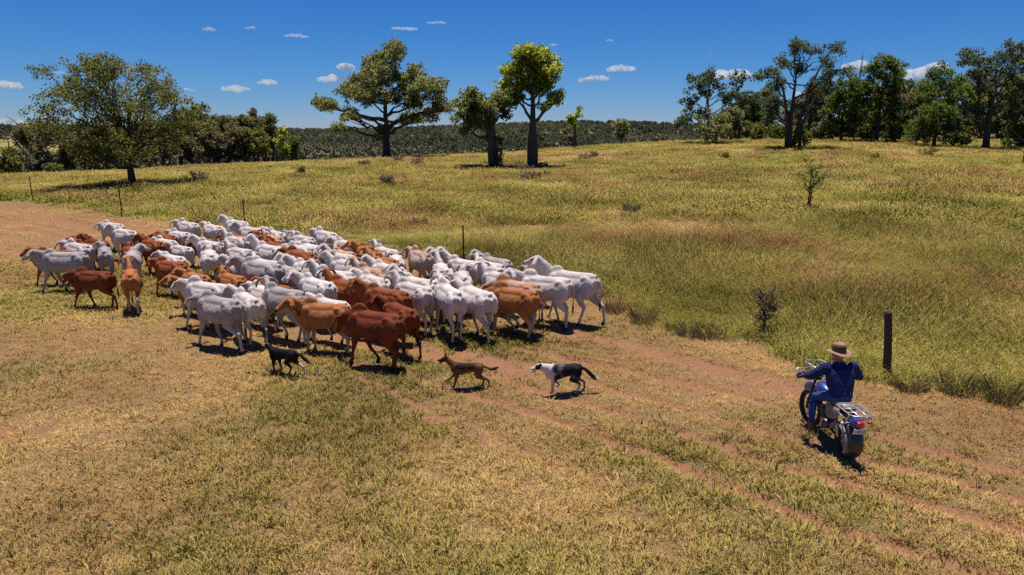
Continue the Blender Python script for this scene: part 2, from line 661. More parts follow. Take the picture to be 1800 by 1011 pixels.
def scatter(name, pts, rot, scl, var, attrs, coll):
    me = bpy.data.meshes.new(name)
    me.from_pydata(pts.tolist(), [], [])
    set_attr(me, 'rot', rot, 'FLOAT_VECTOR')
    set_attr(me, 'scl', scl, 'FLOAT_VECTOR')
    a = me.attributes.new('var', 'INT', 'POINT')
    a.data.foreach_set('value', var.astype(np.int32))
    for k_, v_ in attrs.items():
        set_attr(me, k_, v_)
    o = link(name, me)
    ng = bpy.data.node_groups.new(name, 'GeometryNodeTree')
    ng.interface.new_socket('Geometry', in_out='INPUT', socket_type='NodeSocketGeometry')
    ng.interface.new_socket('Geometry', in_out='OUTPUT', socket_type='NodeSocketGeometry')
    N, L = ng.nodes, ng.links
    gi, go = N.new('NodeGroupInput'), N.new('NodeGroupOutput')
    ci = N.new('GeometryNodeCollectionInfo')
    ci.inputs['Collection'].default_value = coll
    ci.inputs['Separate Children'].default_value = True
    ci.inputs['Reset Children'].default_value = True
    ip = N.new('GeometryNodeInstanceOnPoints')

    def na_(nm, ty):
        n = N.new('GeometryNodeInputNamedAttribute')
        n.data_type = ty
        n.inputs['Name'].default_value = nm
        return n.outputs['Attribute']
    er = N.new('FunctionNodeEulerToRotation')
    L.new(na_('rot', 'FLOAT_VECTOR'), er.inputs[0])
    L.new(gi.outputs[0], ip.inputs['Points'])
    L.new(ci.outputs[0], ip.inputs['Instance'])
    ip.inputs['Pick Instance'].default_value = True
    L.new(na_('var', 'INT'), ip.inputs['Instance Index'])
    L.new(er.outputs[0], ip.inputs['Rotation'])
    L.new(na_('scl', 'FLOAT_VECTOR'), ip.inputs['Scale'])
    L.new(ip.outputs[0], go.inputs[0])
    md = o.modifiers.new('scatter', 'NODES')
    md.node_group = ng
    return o


NPR = np.random.default_rng(7)


def ring_points(r0, r1, dens, half=46):
    area = R(half) * (r1 * r1 - r0 * r0)
    n = int(area * dens)
    r = np.sqrt(NPR.uniform(r0 * r0, r1 * r1, n))
    a = NPR.uniform(-R(half), R(half), n)
    return r * np.sin(a), r * np.cos(a)


xs, ys = [], []
for (r0, r1, dn) in [(4.0, 6, 40), (6, 11, 175), (11, 16, 112), (16, 23, 60), (23, 32, 30), (32, 45, 14), (45, 65, 7), (65, 90, 4), (90, 125, 2.4)]:
    a, b = ring_points(r0, r1, dn)
    xs.append(a)
    ys.append(b)
for (r0, r1, dn) in [(20, 30, 42), (30, 50, 26)]:          # the grazed side stays closely covered farther out
    a, b = ring_points(r0, r1, dn)
    q = fields(a, b)[1] < .35
    xs.append(a[q])
    ys.append(b[q])
X, Y = np.concatenate(xs), np.concatenate(ys)
dirt, tall, dry, off = fields(X, Y)
rad = np.hypot(X, Y)
u = NPR.random(len(X))
keep = u > (np.clip(dirt * 1.08, 0, .93))
keep &= (tall < .5) | (NPR.random(len(X)) < .85)
X, Y, dirt, tall, dry, off, rad = [q[keep] for q in (X, Y, dirt, tall, dry, off, rad)]
n = len(X)
Z = terrain(X, Y) - dirt * .06
is_tall = NPR.random(n) < tall
green_patch = 1 - dry
_gp = ground_at(95, 505)
green_patch = green_patch + .55 * smooth(6.5, 1.5, np.hypot(X - _gp.x, (Y - _gp.y) * 1.3))       # greener pick beside the road
lush = smooth(.60, .92, green_patch + NPR.uniform(-.15, .15, n))
fringe = smooth(4.5, .6, np.abs(off - 1.8)) * is_tall * smooth(.25, .55, fbm(X, Y, 3.0, 2, 171))           # lush strip of grass along the fence
var = np.where(is_tall, NPR.integers(7, 10, n), np.where(NPR.random(n) < .16 + .45 * lush, NPR.integers(4, 7, n), NPR.integers(0, 4, n)))
var = np.where(is_tall & (rad > 34), NPR.integers(10, 12, n), var)
sc = NPR.uniform(.7, 1.35, n)
grow = np.where(rad < 12, 1.0, 1.0 + .5 * smooth(12, 40, rad))
sxy = sc * np.where(is_tall, 1.0 + .35 * smooth(30, 90, rad), grow)
patch = np.clip((fbm(X, Y, 4.5, 3, 101) - .5) * 1.7 + .5, 0, 1)
brown = smooth(.50, .72, fbm(X, Y, 5.0, 2, 161) * .45 + fbm(X, Y, 1.6, 3, 163) * .55) * is_tall
sz = sc * np.where(is_tall, (.38 + .85 * patch) * (.80 + .35 * smooth(0, 3.0, off)) * (1 + .45 * fringe) * (1 - .35 * smooth(30, 80, rad)), .75 + .55 * lush)
tintv = np.where(is_tall, -.06 + .44 * dry - .50 * fringe + .10 * smooth(30, 75, rad) + .50 * brown, .60 + .45 * dry - .34 * lush)
tintv = np.clip(tintv + NPR.normal(0, .12, n), 0, 1)
shadev = np.clip((fbm(X, Y, 2.6, 3, 140) - .5) * 1.3 + .45 + (NPR.random(n) - .5) * .5 - .30 * brown, 0, 1)
rotv = np.stack([NPR.normal(0, .10, n), NPR.normal(0, .10, n), NPR.uniform(0, 6.283, n)], -1)
scl = np.stack([sxy, sxy, sz], -1)
near = ~is_tall
g1 = scatter('grazed_grass', np.stack([X, Y, Z], -1)[near], rotv[near], scl[near], var[near], {'tint': tintv[near], 'shade': shadev[near]}, tuft_col)
tag(g1, 'short grazed straw and green grass over the track paddock', 'grass', kind='stuff')
g2 = scatter('tall_grass', np.stack([X, Y, Z], -1)[~near], rotv[~near], scl[~near], var[~near], {'tint': tintv[~near], 'shade': shadev[~near]}, tuft_col)
tag(g2, 'tall yellow green seeding grass on the slope beyond the fence', 'grass', kind='stuff')
print('tufts', n, int(near.sum()))

# ---------------------------------------------------------------- small fair-weather clouds, three kilometres off
t = NT('cloud_vapour')
vp = t.n.new('ShaderNodeVolumePrincipled')
vp.inputs['Color'].default_value = (1, 1, 1, 1)
vp.inputs['Density'].default_value = 0.03
vp.inputs['Anisotropy'].default_value = 0.0
_o = t.n.new('ShaderNodeOutputMaterial')
t.l.new(vp.outputs[0], _o.inputs['Volume'])
cloud_mat = t.m
CD = 3000.0
rg = random.Random(5)
for i, (px, py, sx, sy, st) in enumerate(CLOUDS):
    d = cam_dir(px, py).normalized()
    c = Vector((0, 0, CAM_H)) + d * CD
    L, H = CD * R(sx) * .95, CD * R(sy) * .9
    side = Vector((d.y, -d.x, 0)).normalized()
    fwd = Vector((d.x, d.y, 0)).normalized()
    mb = MB()
    for k in range(9):
        q = -1 + 2 * (k + rg.uniform(.2, .8)) / 9
        hh = (1 - q * q) ** .5
        rr_ = rg.uniform(.28, .5) * hh + .12
        w = H * rr_ * 1.3 * (st ** .4)
        off = side * (q * L * .8) + fwd * rg.uniform(-L * .15, L * .15) + Vector((0, 0, -H * .35 + rg.uniform(0, H * .45) * hh))
        mb.ball(off, (max(w * rg.uniform(1.2, 2.2), L * .17), max(w * rg.uniform(1.2, 2.2), L * .17), w), 12, 8, Matrix.Rotation(rg.uniform(0, 6), 3, 'Z'))
    for j, p in enumerate(mb.v):
        p = Vector(p)
        n3 = mnoise.noise_vector(p * .06 + Vector((i * 7, 0, 0)))
        mb.v[j] = tuple(p + n3 * H * .16)
    cl = mb.build('cloud', cloud_mat)
    cl.location = c
    tag(cl, 'small white fair weather cloud in the blue sky', 'cloud', 'fair weather clouds low in the sky')

# ================================================================ TREES
def bark_mat(name, a, b, scale=6):
    t = NT(name)
    co = t.coord()
    f = t.noise(scale, 5, .7, co)
    return t.out(t.mix(f, a, b), .9, 0, t.bump(f, .6, .05), .15)


def leaf_mat(name, dark, light, alt, trans=.32):
    t = NT(name)
    lf = t.attr('leaf')
    cl_ = t.attr('clump')
    c = t.mix(lf, dark, light)
    c = t.mix(t.math('MULTIPLY', t.ramp(cl_, .45, 1.0), .75), c, alt)
    return t.leaf_out(c, trans, up=1.5)


BARK = {'dark': bark_mat('dark_bark', (.028, .022, .018), (.085, .066, .052)),
        'grey': bark_mat('grey_bark', (.035, .029, .028), (.11, .093, .085)),
        'pale': bark_mat('pale_dead_wood', (.26, .23, .20), (.48, .44, .40))}
LEAF = {'olive': leaf_mat('olive_leaves', (0.072, 0.091, 0.022), (0.238, 0.245, 0.058), (0.310, 0.274, 0.091)),
        'gold': leaf_mat('golden_olive_leaves', (0.118, 0.140, 0.041), (0.331, 0.346, 0.110), (0.364, 0.299, 0.121)),
        'brown': leaf_mat('brown_olive_leaves', (0.091, 0.076, 0.041), (0.264, 0.214, 0.110), (0.203, 0.223, 0.070)),
        'lime': leaf_mat('lime_leaves', (0.194, 0.274, 0.028), (0.590, 0.600, 0.091), (0.600, 0.600, 0.103)),
        'green': leaf_mat('green_leaves', (0.054, 0.090, 0.018), (0.180, 0.242, 0.048), (0.236, 0.259, 0.054)),
        'blue': leaf_mat('blue_green_leaves', (0.048, 0.071, 0.035), (0.148, 0.188, 0.094), (0.188, 0.205, 0.079)),
        'tussock': leaf_mat('tussock_straw', (0.144, 0.102, 0.048), (0.360, 0.258, 0.126), (0.204, 0.180, 0.060)),
        'dry': leaf_mat('dry_weed', (0.132, 0.090, 0.066), (0.300, 0.216, 0.162), (0.204, 0.156, 0.084))}


def leaf_mesh(name, clumps, rg, size, per, spread, droop=0.0):
    """clumps: list of (centre, radius); each filled with small pointed leaf faces"""
    N = sum(max(4, int(per * (r / spread) ** 1.5)) for c, r in clumps)
    V = np.zeros((N, 4, 3))
    lf, cp = np.zeros(N), np.zeros(N)
    k = 0
    g = np.random.default_rng(rg.randrange(1 << 30))
    for (c, r) in clumps:
        n = max(4, int(per * (r / spread) ** 1.5))
        p = g.normal(0, 1, (n, 3))
        p /= np.linalg.norm(p, axis=1)[:, None] + 1e-6
        p *= (g.random(n) ** .45)[:, None] * r
        p[:, 2] *= .8
        p += np.array(c)
        d = g.normal(0, 1, (n, 3))
        d[:, 2] -= droop
        d /= np.linalg.norm(d, axis=1)[:, None] + 1e-6
        s = np.cross(d, g.normal(0, 1, (n, 3)))
        s /= np.linalg.norm(s, axis=1)[:, None] + 1e-6
        L = size * g.uniform(.6, 1.35, n)[:, None]
        V[k:k + n, 0] = p - d * L * .5
        V[k:k + n, 1] = p + s * L * .28
        V[k:k + n, 2] = p + d * L * .5
        V[k:k + n, 3] = p - s * L * .28
        lf[k:k + n] = g.random(n)
        cp[k:k + n] = g.random()
        k += n
    m = bpy.data.meshes.new(name)
    m.from_pydata(V.reshape(-1, 3).tolist(), [], np.arange(N * 4).reshape(-1, 4).tolist())
    set_attr(m, 'leaf', np.repeat(lf, 4))
    set_attr(m, 'clump', np.repeat(cp, 4))
    return m


def bez(a, b, c, n):
    return [a * (1 - t) ** 2 + b * (2 * t * (1 - t)) + c * t * t for t in [i / n for i in range(n + 1)]]


def make_tree(name, base, trunk_pts, trunk_r, lobes, leafkey, barkkey, seed, leaf=.26, dens=1.0, clump_r=.75, limbs=True, sides=8,
              twigs=True, droop=.2, fill=.35, extra=None):
    """base: world position; trunk_pts: local polyline; lobes: list of (x,y,z,rx,ry,rz) local"""
    rg = random.Random(seed)
    root = empty(name, base)
    mb = MB()
    tp = [Vector(p) for p in trunk_pts]
    mb.sweep(tp, trunk_r, sides)
    clumps = []
    zlo, zhi = tp[0].z + (tp[-1].z - tp[0].z) * .45, tp[-1].z
    for (x, y, z, rx, ry, rz) in lobes:
        c = Vector((x, y, z))
        vol = rx * ry * rz
        n = max(3, int(dens * 2.3 * vol / clump_r ** 3 * .55 + 3))
        mine = []
        for i in range(n):
            d = Vector((rg.gauss(0, 1), rg.gauss(0, 1), rg.gauss(0, 1))).normalized()
            q = rg.random() ** fill
            p = c + Vector((d.x * rx, d.y * ry, d.z * rz)) * q * .92
            mine.append((p, clump_r * rg.uniform(.55, 1.15)))
        clumps += mine
        if limbs:
            f = min(1, max(0, (z - rz * .8 - zlo) / max(.1, zhi - zlo)))
            f = .35 + .65 * f * rg.uniform(.7, 1)
            seg = f * (len(tp) - 1)
            i0 = min(int(seg), len(tp) - 2)
            st = tp[i0].lerp(tp[i0 + 1], seg - i0)
            r0 = (trunk_r[i0] if isinstance(trunk_r[i0], (int, float)) else trunk_r[i0][0]) * .55
            mid = st.lerp(c, .45) + Vector((0, 0, rg.uniform(-.12, .18) * (c - st).length)) + Vector((rg.uniform(-.3, .3), rg.uniform(-.3, .3), 0))
            path = bez(st, mid, c, 7)
            path = [p + Vector((rg.uniform(-1, 1), rg.uniform(-1, 1), rg.uniform(-1, 1))) * .05 * (c - st).length * (0 < i < 7) for i, p in enumerate(path)]
            mb.sweep(path, [max(.025, r0 * (1 - .82 * i / 7)) for i in range(8)], 6)
            if twigs:
                for (p, r) in mine[::max(1, len(mine) // 9)]:
                    s0 = path[rg.randrange(3, 8)]
                    m2 = s0.lerp(p, .5) + Vector((rg.uniform(-.2, .2), rg.uniform(-.2, .2), rg.uniform(0, .3)))
                    mb.sweep(bez(s0, m2, p, 3), [max(.02, r0 * .22), r0 * .16 + .008, r0 * .1 + .006, .012], 4)
    if extra:
        for pts, rads in extra:
            mb.sweep([Vector(p) for p in pts], rads, 6)
    trunk = mb.build('trunk', BARK[barkkey], root)
    if clumps:
        link('crown', leaf_mesh('crown', clumps, rg, leaf, 78 * dens ** .3, .75, droop), LEAF[leafkey], root)
    return root


def px_tree(name, label, group, px, py, Y, top, width, leafkey, barkkey, seed, lobes_px=None, nl=9, trunk_px=10, low=.25, fork=.45, depth=.8, cat='tree', lean=0, **kw):
    """px,py: trunk foot in the photo; lobes in photo pixels (dx, y, rx, ry[, depth shift -1..1]); metres come from the distance Y"""
    rg = random.Random(seed * 13 + 1)
    b = along(px, py, Y)
    b.z = tz(b.x, b.y)
    s = math.hypot(Y, CAM_H) / FOC / math.cos(PITCH) * 1.0
    H = (py - top) * s
    if lobes_px is None:
        lobes_px = []
        for i in range(nl):
            f = (i + .5) / nl
            yy = py - (py - top) * (low + (1 - low) * (f * .86 + .04))
            w = width * .5 * (.55 + .45 * math.sin(math.pi * min(1, f * .9 + .12)))
            rx = width * rg.uniform(.17, .27)
            lobes_px.append((rg.uniform(-1, 1) * max(1, w - rx * .8), yy, rx, rx * rg.uniform(.7, 1.0), rg.uniform(-1, 1)))
        lobes_px.append((rg.uniform(-.1, .1) * width, top + width * .15, width * .2, width * .17, 0))
    lb = []
    for i, q in enumerate(lobes_px):
        dx, yy, rx, ry = q[:4]
        ds = q[4] if len(q) > 4 else rg.uniform(-1, 1)
        rm, rz = rx * s, ry * s
        lb.append((dx * s, ds * width * .5 * s * depth * .7, (py - yy) * s, rm, max(rm, width * .16 * s), rz))
    r0 = trunk_px * s / 2
    fk = H * fork
    tp = [(0, 0, -.3), (0, 0, .05 * H)]
    nseg = 5
    for i in range(1, nseg + 1):
        f = i / nseg
        tp.append((lean * f * H + rg.uniform(-.03, .03) * H * .4, rg.uniform(-.02, .02) * H, .05 * H + (fk * 1.5 - .05 * H) * f))
    tr = [r0 * 1.25, r0 * 1.0] + [r0 * (1 - .78 * i / nseg) for i in range(1, nseg + 1)]
    o = make_tree(name, b, tp, tr, lb, leafkey, barkkey, seed, **kw)
    tag(o, label, cat, group)
    return o


# --- round leafy tree on the left, branching low
SHADE_LOBES = []
_rg = random.Random(14)
for _k in range(46):
    _a = _k * 2.39996
    _q = math.sqrt((_k + .6) / 46)
    _x, _y = -18 + 108 * _q * math.cos(_a), 212 - 80 * _q * math.sin(_a)
    if _y > 262 and abs(_x + 10) > 85:
        _y -= 18
    _r = _rg.uniform(19, 31) * (1.12 - .35 * _q)
    SHADE_LOBES.append((_x + _rg.uniform(-6, 6), min(_y, 278), _r, _r * _rg.uniform(.8, 1.0)))
SHADE_LOBES += [(-95, 142, 14, 18), (-75, 130, 12, 12), (-40, 126, 12, 12), (0, 128, 12, 12), (30, 136, 12, 12), (88, 225, 18, 26), (-20, 148, 26, 22), (-20, 134, 27, 15, 0), (-36, 142, 24, 18, .3), (-3, 138, 25, 17, -.2), (-22, 178, 30, 26), (55, 152, 22, 18), (70, 180, 24, 22), (-110, 175, 20, 22)]

px_tree('shade_tree', 'broad round leafy shade tree with low crown inside the fence', None, 233, 326, 52, 118, 250, 'olive', 'dark', 3,
        SHADE_LOBES,
        trunk_px=13, fork=.28, leaf=.165, dens=.95, clump_r=.50, droop=.1, twigs=False)
# --- spreading tree on the crest
px_tree('spreading_tree', 'tall spreading gum with open golden olive crown on the crest', None, 680, 279, 88, 92, 220, 'gold', 'dark', 8,
        [(-5, 112, 26, 18), (22, 108, 18, 16), (-22, 128, 20, 18), (-40, 148, 26, 20), (0, 145, 36, 24), (30, 150, 26, 20), (56, 142, 16, 15), (70, 165, 22, 20), (92, 162, 14, 14), (-62, 170, 26, 18),
         (-84, 190, 22, 13), (-100, 195, 12, 8), (-30, 175, 30, 18), (10, 178, 24, 14), (45, 185, 26, 16), (95, 185, 16, 16), (80, 205, 16, 14), (-70, 205, 18, 10), (-88, 228, 12, 9), (-50, 214, 12, 8), (28, 210, 16, 12), (-10, 238, 10, 14), (100, 192, 10, 9), (55, 213, 14, 9)],
        trunk_px=13, fork=.40, leaf=.30, dens=1.25, clump_r=.72, twigs=True)


# --- bottle trees
def bottle_tree(label, px, py, Y, top, trunk_prof, lobes_px, leafkey, seed, group=None, width=100, leaf=.30, dens=1.9, clump=.66, vines=False, lean=0.0):
    b = along(px, py, Y)
    b.z = tz(b.x, b.y)
    s = math.hypot(Y, CAM_H) / FOC / math.cos(PITCH)
    rg = random.Random(seed)
    tp = [(lean * (py - yy) * s, 0, (py - yy) * s - (.4 if i == 0 else 0)) for i, (yy, w) in enumerate(trunk_prof)]
    tr = [w * s / 2 for yy, w in trunk_prof]
    lb = [(dx * s, rg.uniform(-.6, .6) * width * .4 * s, (py - yy) * s, rx * s, max(rx, width * .16) * s, ry * s) for dx, yy, rx, ry in lobes_px]
    root = make_tree('bottle_tree', b, tp, tr, lb, leafkey, 'grey', seed, leaf=leaf, dens=dens, clump_r=clump, sides=14, droop=.5)
    if vines:
        cl = []
        for i in range(60):
            f = rg.random() ** 1.5
            z = f * 2.9
            a = rg.uniform(-1.6, 1.9)
            rr_ = .72
            cl.append(((rr_ * math.cos(a) + .05, -rr_ * math.sin(a) * .9, z), .3))
        link('climbing_vine', leaf_mesh('climbing_vine', cl, rg, .22, 12, .3), LEAF['olive'], root)
    tag(root, label, 'tree', group)
    return root


bottle_tree('tall bottle tree with swollen grey trunk and rounded lime crown', 936, 293, 70, 100,
            [(293, 18), (284, 18.5), (270, 18.5), (255, 17.5), (245, 16), (230, 12), (215, 9.5), (195, 7.5), (180, 6.2), (160, 4.5), (140, 2.5)],
            [(-10, 118, 30, 15), (18, 118, 24, 14), (-28, 138, 24, 18), (0, 140, 34, 20), (26, 142, 20, 18), (-34, 160, 22, 15), (-5, 162, 24, 14), (24, 165, 18, 12), (-30, 178, 20, 11), (36, 184, 16, 14), (22, 190, 12, 12), (28, 150, 16, 18), (-45, 168, 12, 12), (-10, 108, 18, 8), (10, 107, 16, 8)],
            'lime', 21, width=95)
bottle_tree('shorter vine clad bottle tree with lopsided dull olive crown', 868, 293, 69, 165,
            [(293, 19), (285, 18.5), (270, 18), (255, 16.5), (240, 14), (225, 9.5), (210, 7.5), (195, 5.5), (180, 3.5)],
            [(-48, 185, 20, 17), (-28, 182, 20, 15), (-52, 205, 18, 18), (-36, 215, 20, 18), (-48, 232, 14, 10), (-10, 200, 22, 18), (12, 176, 20, 16), (26, 188, 16, 14), (8, 196, 20, 14), (-14, 222, 16, 14), (22, 205, 12, 8), (-30, 200, 20, 16)],
            'gold', 22, width=100, vines=True, lean=-.06)
bottle_tree('young slender bottle tree with small bright tufted crown', 1010, 262, 92, 195,
            [(262, 6), (252, 6), (240, 5), (228, 3.6), (218, 2.4), (210, 1.5)],
            [(-6, 214, 9, 6), (4, 206, 8, 6), (-1, 219, 9, 6), (6, 199, 6, 4), (-10, 210, 5, 4)], 'lime', 23, width=24, leaf=.3, dens=1.5, clump=.45)

# --- small clump beside the crest
px_tree('small_gum', 'bushy little gum with three stems out on the crest', None, 1092, 256, 100, 214, 40, 'gold', 'dark', 31, nl=7, trunk_px=3, low=.3, leaf=.3, clump_r=.55)
px_tree('dark_shrub', 'dark rounded shrub behind the young bottle tree', None, 1002, 258, 98, 234, 18, 'olive', 'dark', 32, nl=4, trunk_px=2, low=.15, leaf=.3, clump_r=.45, cat='shrub')

# --- line of dull gums on the left
LG = 'dull brown gums in the left tree line'
LBL = 'dull brown olive gum hidden behind the shade tree'
GUML = {0: 'tallest dull gum beside the bare dead tree', 1: 'dull gum right behind the bare dead tree', 2: 'dull gum second from the bare dead tree', 3: 'dull gum midway between dead tree and fresh green tree', 4: 'dull gum second from the fresh green tree', 5: 'dull gum next to the fresh green tree', 6: 'low spreading dull gum midway along the tree line', 7: 'low dull gum in front of the tallest dull gum', 8: 'low dull gum in front of the fresh green tree', 15: 'smallest low dull gum at the foot of the dead tree'}
px_tree('leaning_gum', 'leaning gum with bare forked limbs at the end of the tree line', None, 100, 306, 84, 212, 76, 'brown', 'dark', 41,
        [(-45, 238, 20, 14), (-30, 250, 18, 14), (-8, 228, 20, 12), (-22, 262, 14, 10), (8, 240, 14, 12), (-50, 255, 12, 10)], trunk_px=6, fork=.4, leaf=.3, clump_r=.6, lean=-.28,
        extra=[([(-1.2, 0, 2.6), (-2.6, 0, 4.3), (-4.1, 0, 6.2), (-5.2, 0, 6.9)], [.09, .07, .05, .02]), ([(-.6, 0, 1.8), (-1.2, .3, 4.0), (-1.4, .3, 5.2)], [.1, .07, .03])])
for i, (px, py, Y, top, w) in enumerate([(352, 300, 92, 196, 64), (322, 302, 94, 204, 50), (384, 300, 96, 212, 56), (405, 299, 92, 216, 46), (433, 299, 95, 212, 50), (455, 297, 97, 203, 48),
                                         (415, 300, 90, 240, 60), (370, 300, 89, 236, 56), (448, 299, 91, 238, 56), (150, 304, 92, 230, 60), (190, 304, 94, 226, 60), (290, 303, 93, 222, 60),
                                         (262, 303, 96, 216, 60), (225, 303, 97, 222, 60), (130, 304, 97, 240, 50), (340, 300, 90, 246, 40)]):
    px_tree('dull_gum', GUML.get(i, LBL), LG, px, py, Y, top, w * 1.3, 'brown' if i % 4 else 'olive', 'dark', 50 + i, nl=8, trunk_px=5, low=.34, fork=.42, leaf=.32, clump_r=.6, dens=.9)
px_tree('dead_gum', 'bare dead tree reaching above the shade tree', None, 318, 303, 90, 152, 30, 'brown', 'dark', 70, [], trunk_px=4, fork=.55,
        extra=[([(0, 0, 6), (.2, 0, 8.5), (0.1, 0, 10.2), (-.9, 0, 11.2)], [.1, .07, .04, .015]), ([(.2, 0, 8.0), (.7, 0, 9.6), (.75, 0, 10.4)], [.05, .03, .012]), ([(.1, 0, 7.6), (-.8, .1, 8.6), (-1.5, .1, 8.9)], [.05, .03, .012])])
px_tree('fresh_green_tree', 'fresh green leafy tree among the dull gums', None, 482, 296, 96, 207, 40, 'green', 'dark', 71, nl=8, trunk_px=4, low=.3, leaf=.3, clump_r=.55)
px_tree('yellow_green_tree', 'yellow green leafy tree at the end of the dull gums', None, 500, 295, 93, 232, 36, 'lime', 'dark', 72, nl=6, trunk_px=3, low=.25, leaf=.3, clump_r=.5)
px_tree('low_green_tree', 'low dark green tree trailing off from the gums', None, 522, 292, 95, 244, 44, 'green', 'dark', 73, nl=7, trunk_px=3, low=.12, leaf=.3, clump_r=.55)
px_tree('left_edge_shrub', 'dark shrub with a broken stump beyond the road', None, 24, 308, 88, 262, 56, 'olive', 'dark', 74, nl=7, trunk_px=5, low=.1, fork=.9, leaf=.3, clump_r=.55, cat='shrub')
px_tree('bright_bush', 'bright green low bush under the leaning gum', None, 98, 307, 80, 291, 40, 'green', 'dark', 75, nl=5, trunk_px=2, low=.1, leaf=.25, clump_r=.4, cat='bush')

# --- grove on the right
px_tree('pale_stem_gum', 'ragged gum with a pale bare stem standing above its crown', None, 1241, 251, 88, 128, 100, 'blue', 'dark', 81,
        [(-22, 158, 20, 14), (12, 150, 18, 16), (38, 152, 16, 16), (-32, 180, 18, 16), (30, 172, 18, 14), (-38, 205, 14, 14), (-2, 172, 18, 12), (42, 185, 12, 14), (-44, 215, 10, 14), (0, 140, 14, 10), (-30, 148, 10, 8)], trunk_px=6, fork=.5, leaf=.3, clump_r=.6, dens=.85)
px_tree('dead_tree', 'straight pale dead stem poking out of the ragged gum', None, 1239, 251, 87, 106, 10, 'brown', 'pale', 82, [], trunk_px=3, fork=.66)
px_tree('wattle', 'yellow green wattle bush below the pale stem gum', None, 1258, 251, 84, 188, 66, 'gold', 'dark', 83,
        [(-22, 204, 16, 12), (-8, 214, 18, 14), (14, 208, 18, 14), (24, 202, 12, 12), (-26, 225, 14, 14), (8, 230, 20, 12), (-8, 238, 14, 10)], trunk_px=4, fork=.3, leaf=.28, clump_r=.55, cat='bush')
px_tree('open_gum', 'tall open crowned gum with several dark stems in front of the grove', None, 1388, 261, 72, 78, 150, 'blue', 'dark', 84,
        [(-8, 100, 18, 14), (8, 104, 14, 14), (-14, 120, 20, 14), (24, 108, 12, 14), (50, 108, 15, 14), (56, 126, 14, 14), (-40, 140, 24, 11), (-62, 146, 14, 8), (4, 132, 20, 14), (44, 146, 18, 14), (66, 140, 14, 10),
         (-30, 160, 20, 12), (20, 160, 18, 12), (-20, 180, 16, 12), (50, 168, 16, 10), (-36, 190, 14, 14), (8, 190, 16, 12), (-30, 215, 12, 12)], trunk_px=9, fork=.48, leaf=.22, dens=1.0, clump_r=.52, fill=.6,
        extra=[([(.4, .2, 0), (.9, .2, 3), (1.6, .3, 6), (2.9, .2, 9)], [.24, .2, .14, .06]), ([(1.1, .3, 0), (1.2, .3, 2.5), (2.2, .2, 5), (3.6, 0, 7)], [.18, .15, .1, .05]), ([(-.3, .1, 0), (-.5, 0, 3), (-1.2, 0, 6), (-2.2, .2, 8)], [.2, .17, .11, .05])])
px_tree('understory_bush', 'olive bush at the foot of the open crowned gum', None, 1412, 260, 73, 222, 44, 'green', 'dark', 85, nl=6, trunk_px=2, low=.1, leaf=.25, clump_r=.45, cat='bush')
px_tree('bushy_cypress', 'bushy yellow green tree beside the open crowned gum', None, 1478, 247, 86, 138, 62, 'green', 'dark', 86,
        [(0, 155, 22, 16), (-10, 172, 22, 16), (14, 175, 20, 16), (-18, 195, 20, 16), (8, 198, 22, 16), (-20, 220, 18, 14), (8, 224, 22, 14), (22, 205, 12, 14)], trunk_px=5, fork=.4, leaf=.26, clump_r=.5, dens=1.1)
px_tree('thin_dead_tree', 'thin bare dead tree between the bushy tree and the tall gum', None, 1500, 247, 85, 108, 10, 'brown', 'grey', 87, [], trunk_px=2.5, fork=.66, extra=[([(0, 0, 7.5), (.1, 0, 9.6), (0, 0, 10.4)], [.06, .04, .015])])
px_tree('thin_dead_tree', 'thin bare dead spar rising behind the open crowned gum', None, 1464, 247, 88, 112, 10, 'brown', 'grey', 88, [], trunk_px=2, fork=.66)
px_tree('tall_gum', 'tall full green gum in the middle of the grove', None, 1540, 247, 86, 98, 100, 'green', 'dark', 89,
        [(6, 116, 16, 14), (-10, 124, 18, 12), (18, 132, 18, 14), (-24, 138, 18, 14), (2, 145, 22, 14), (38, 140, 10, 10), (-30, 160, 18, 14), (10, 165, 24, 14), (32, 160, 14, 14), (-18, 185, 22, 14), (14, 190, 22, 14), (-30, 205, 16, 14), (-4, 212, 20, 12)], trunk_px=7, fork=.45, leaf=.28, clump_r=.58, dens=1.2)
px_tree('conical_cypress', 'dark conical cypress pine at the front of the grove', None, 1641, 258, 76, 118, 90, 'green', 'dark', 90,
        [(2, 128, 10, 10), (0, 142, 16, 12), (-8, 158, 20, 12), (12, 160, 18, 12), (-16, 176, 24, 14), (16, 178, 22, 14), (-24, 198, 26, 14), (14, 200, 28, 14), (-30, 220, 22, 14), (2, 224, 30, 14), (28, 222, 18, 14), (-24, 240, 18, 10), (10, 244, 20, 10)], trunk_px=6, fork=.4, leaf=.22, dens=1.1, clump_r=.45, droop=.4)
px_tree('big_forked_gum', 'big forked gum with heavy dark trunk at the edge of the grove', None, 1732, 262, 74, 90, 130, 'blue', 'dark', 91,
        [(-44, 112, 22, 13), (-58, 122, 16, 10), (0, 104, 20, 14), (22, 112, 16, 14), (-24, 120, 16, 12), (-4, 128, 24, 16), (26, 132, 18, 14), (-40, 140, 16, 10), (6, 152, 22, 14), (36, 152, 14, 14), (-14, 165, 20, 14), (-36, 200, 22, 14), (-14, 212, 20, 14), (34, 178, 18, 14), (40, 205, 18, 14), (-50, 222, 16, 12)], trunk_px=11, fork=.5, leaf=.24, clump_r=.56, dens=1.15)
px_tree('end_gum', 'leafy gum standing to the right of the big forked gum', None, 1792, 263, 76, 94, 90, 'olive', 'dark', 92, nl=13, trunk_px=8, low=.2, leaf=.26, clump_r=.55)
GB = 'gums and pines deep in the right grove'
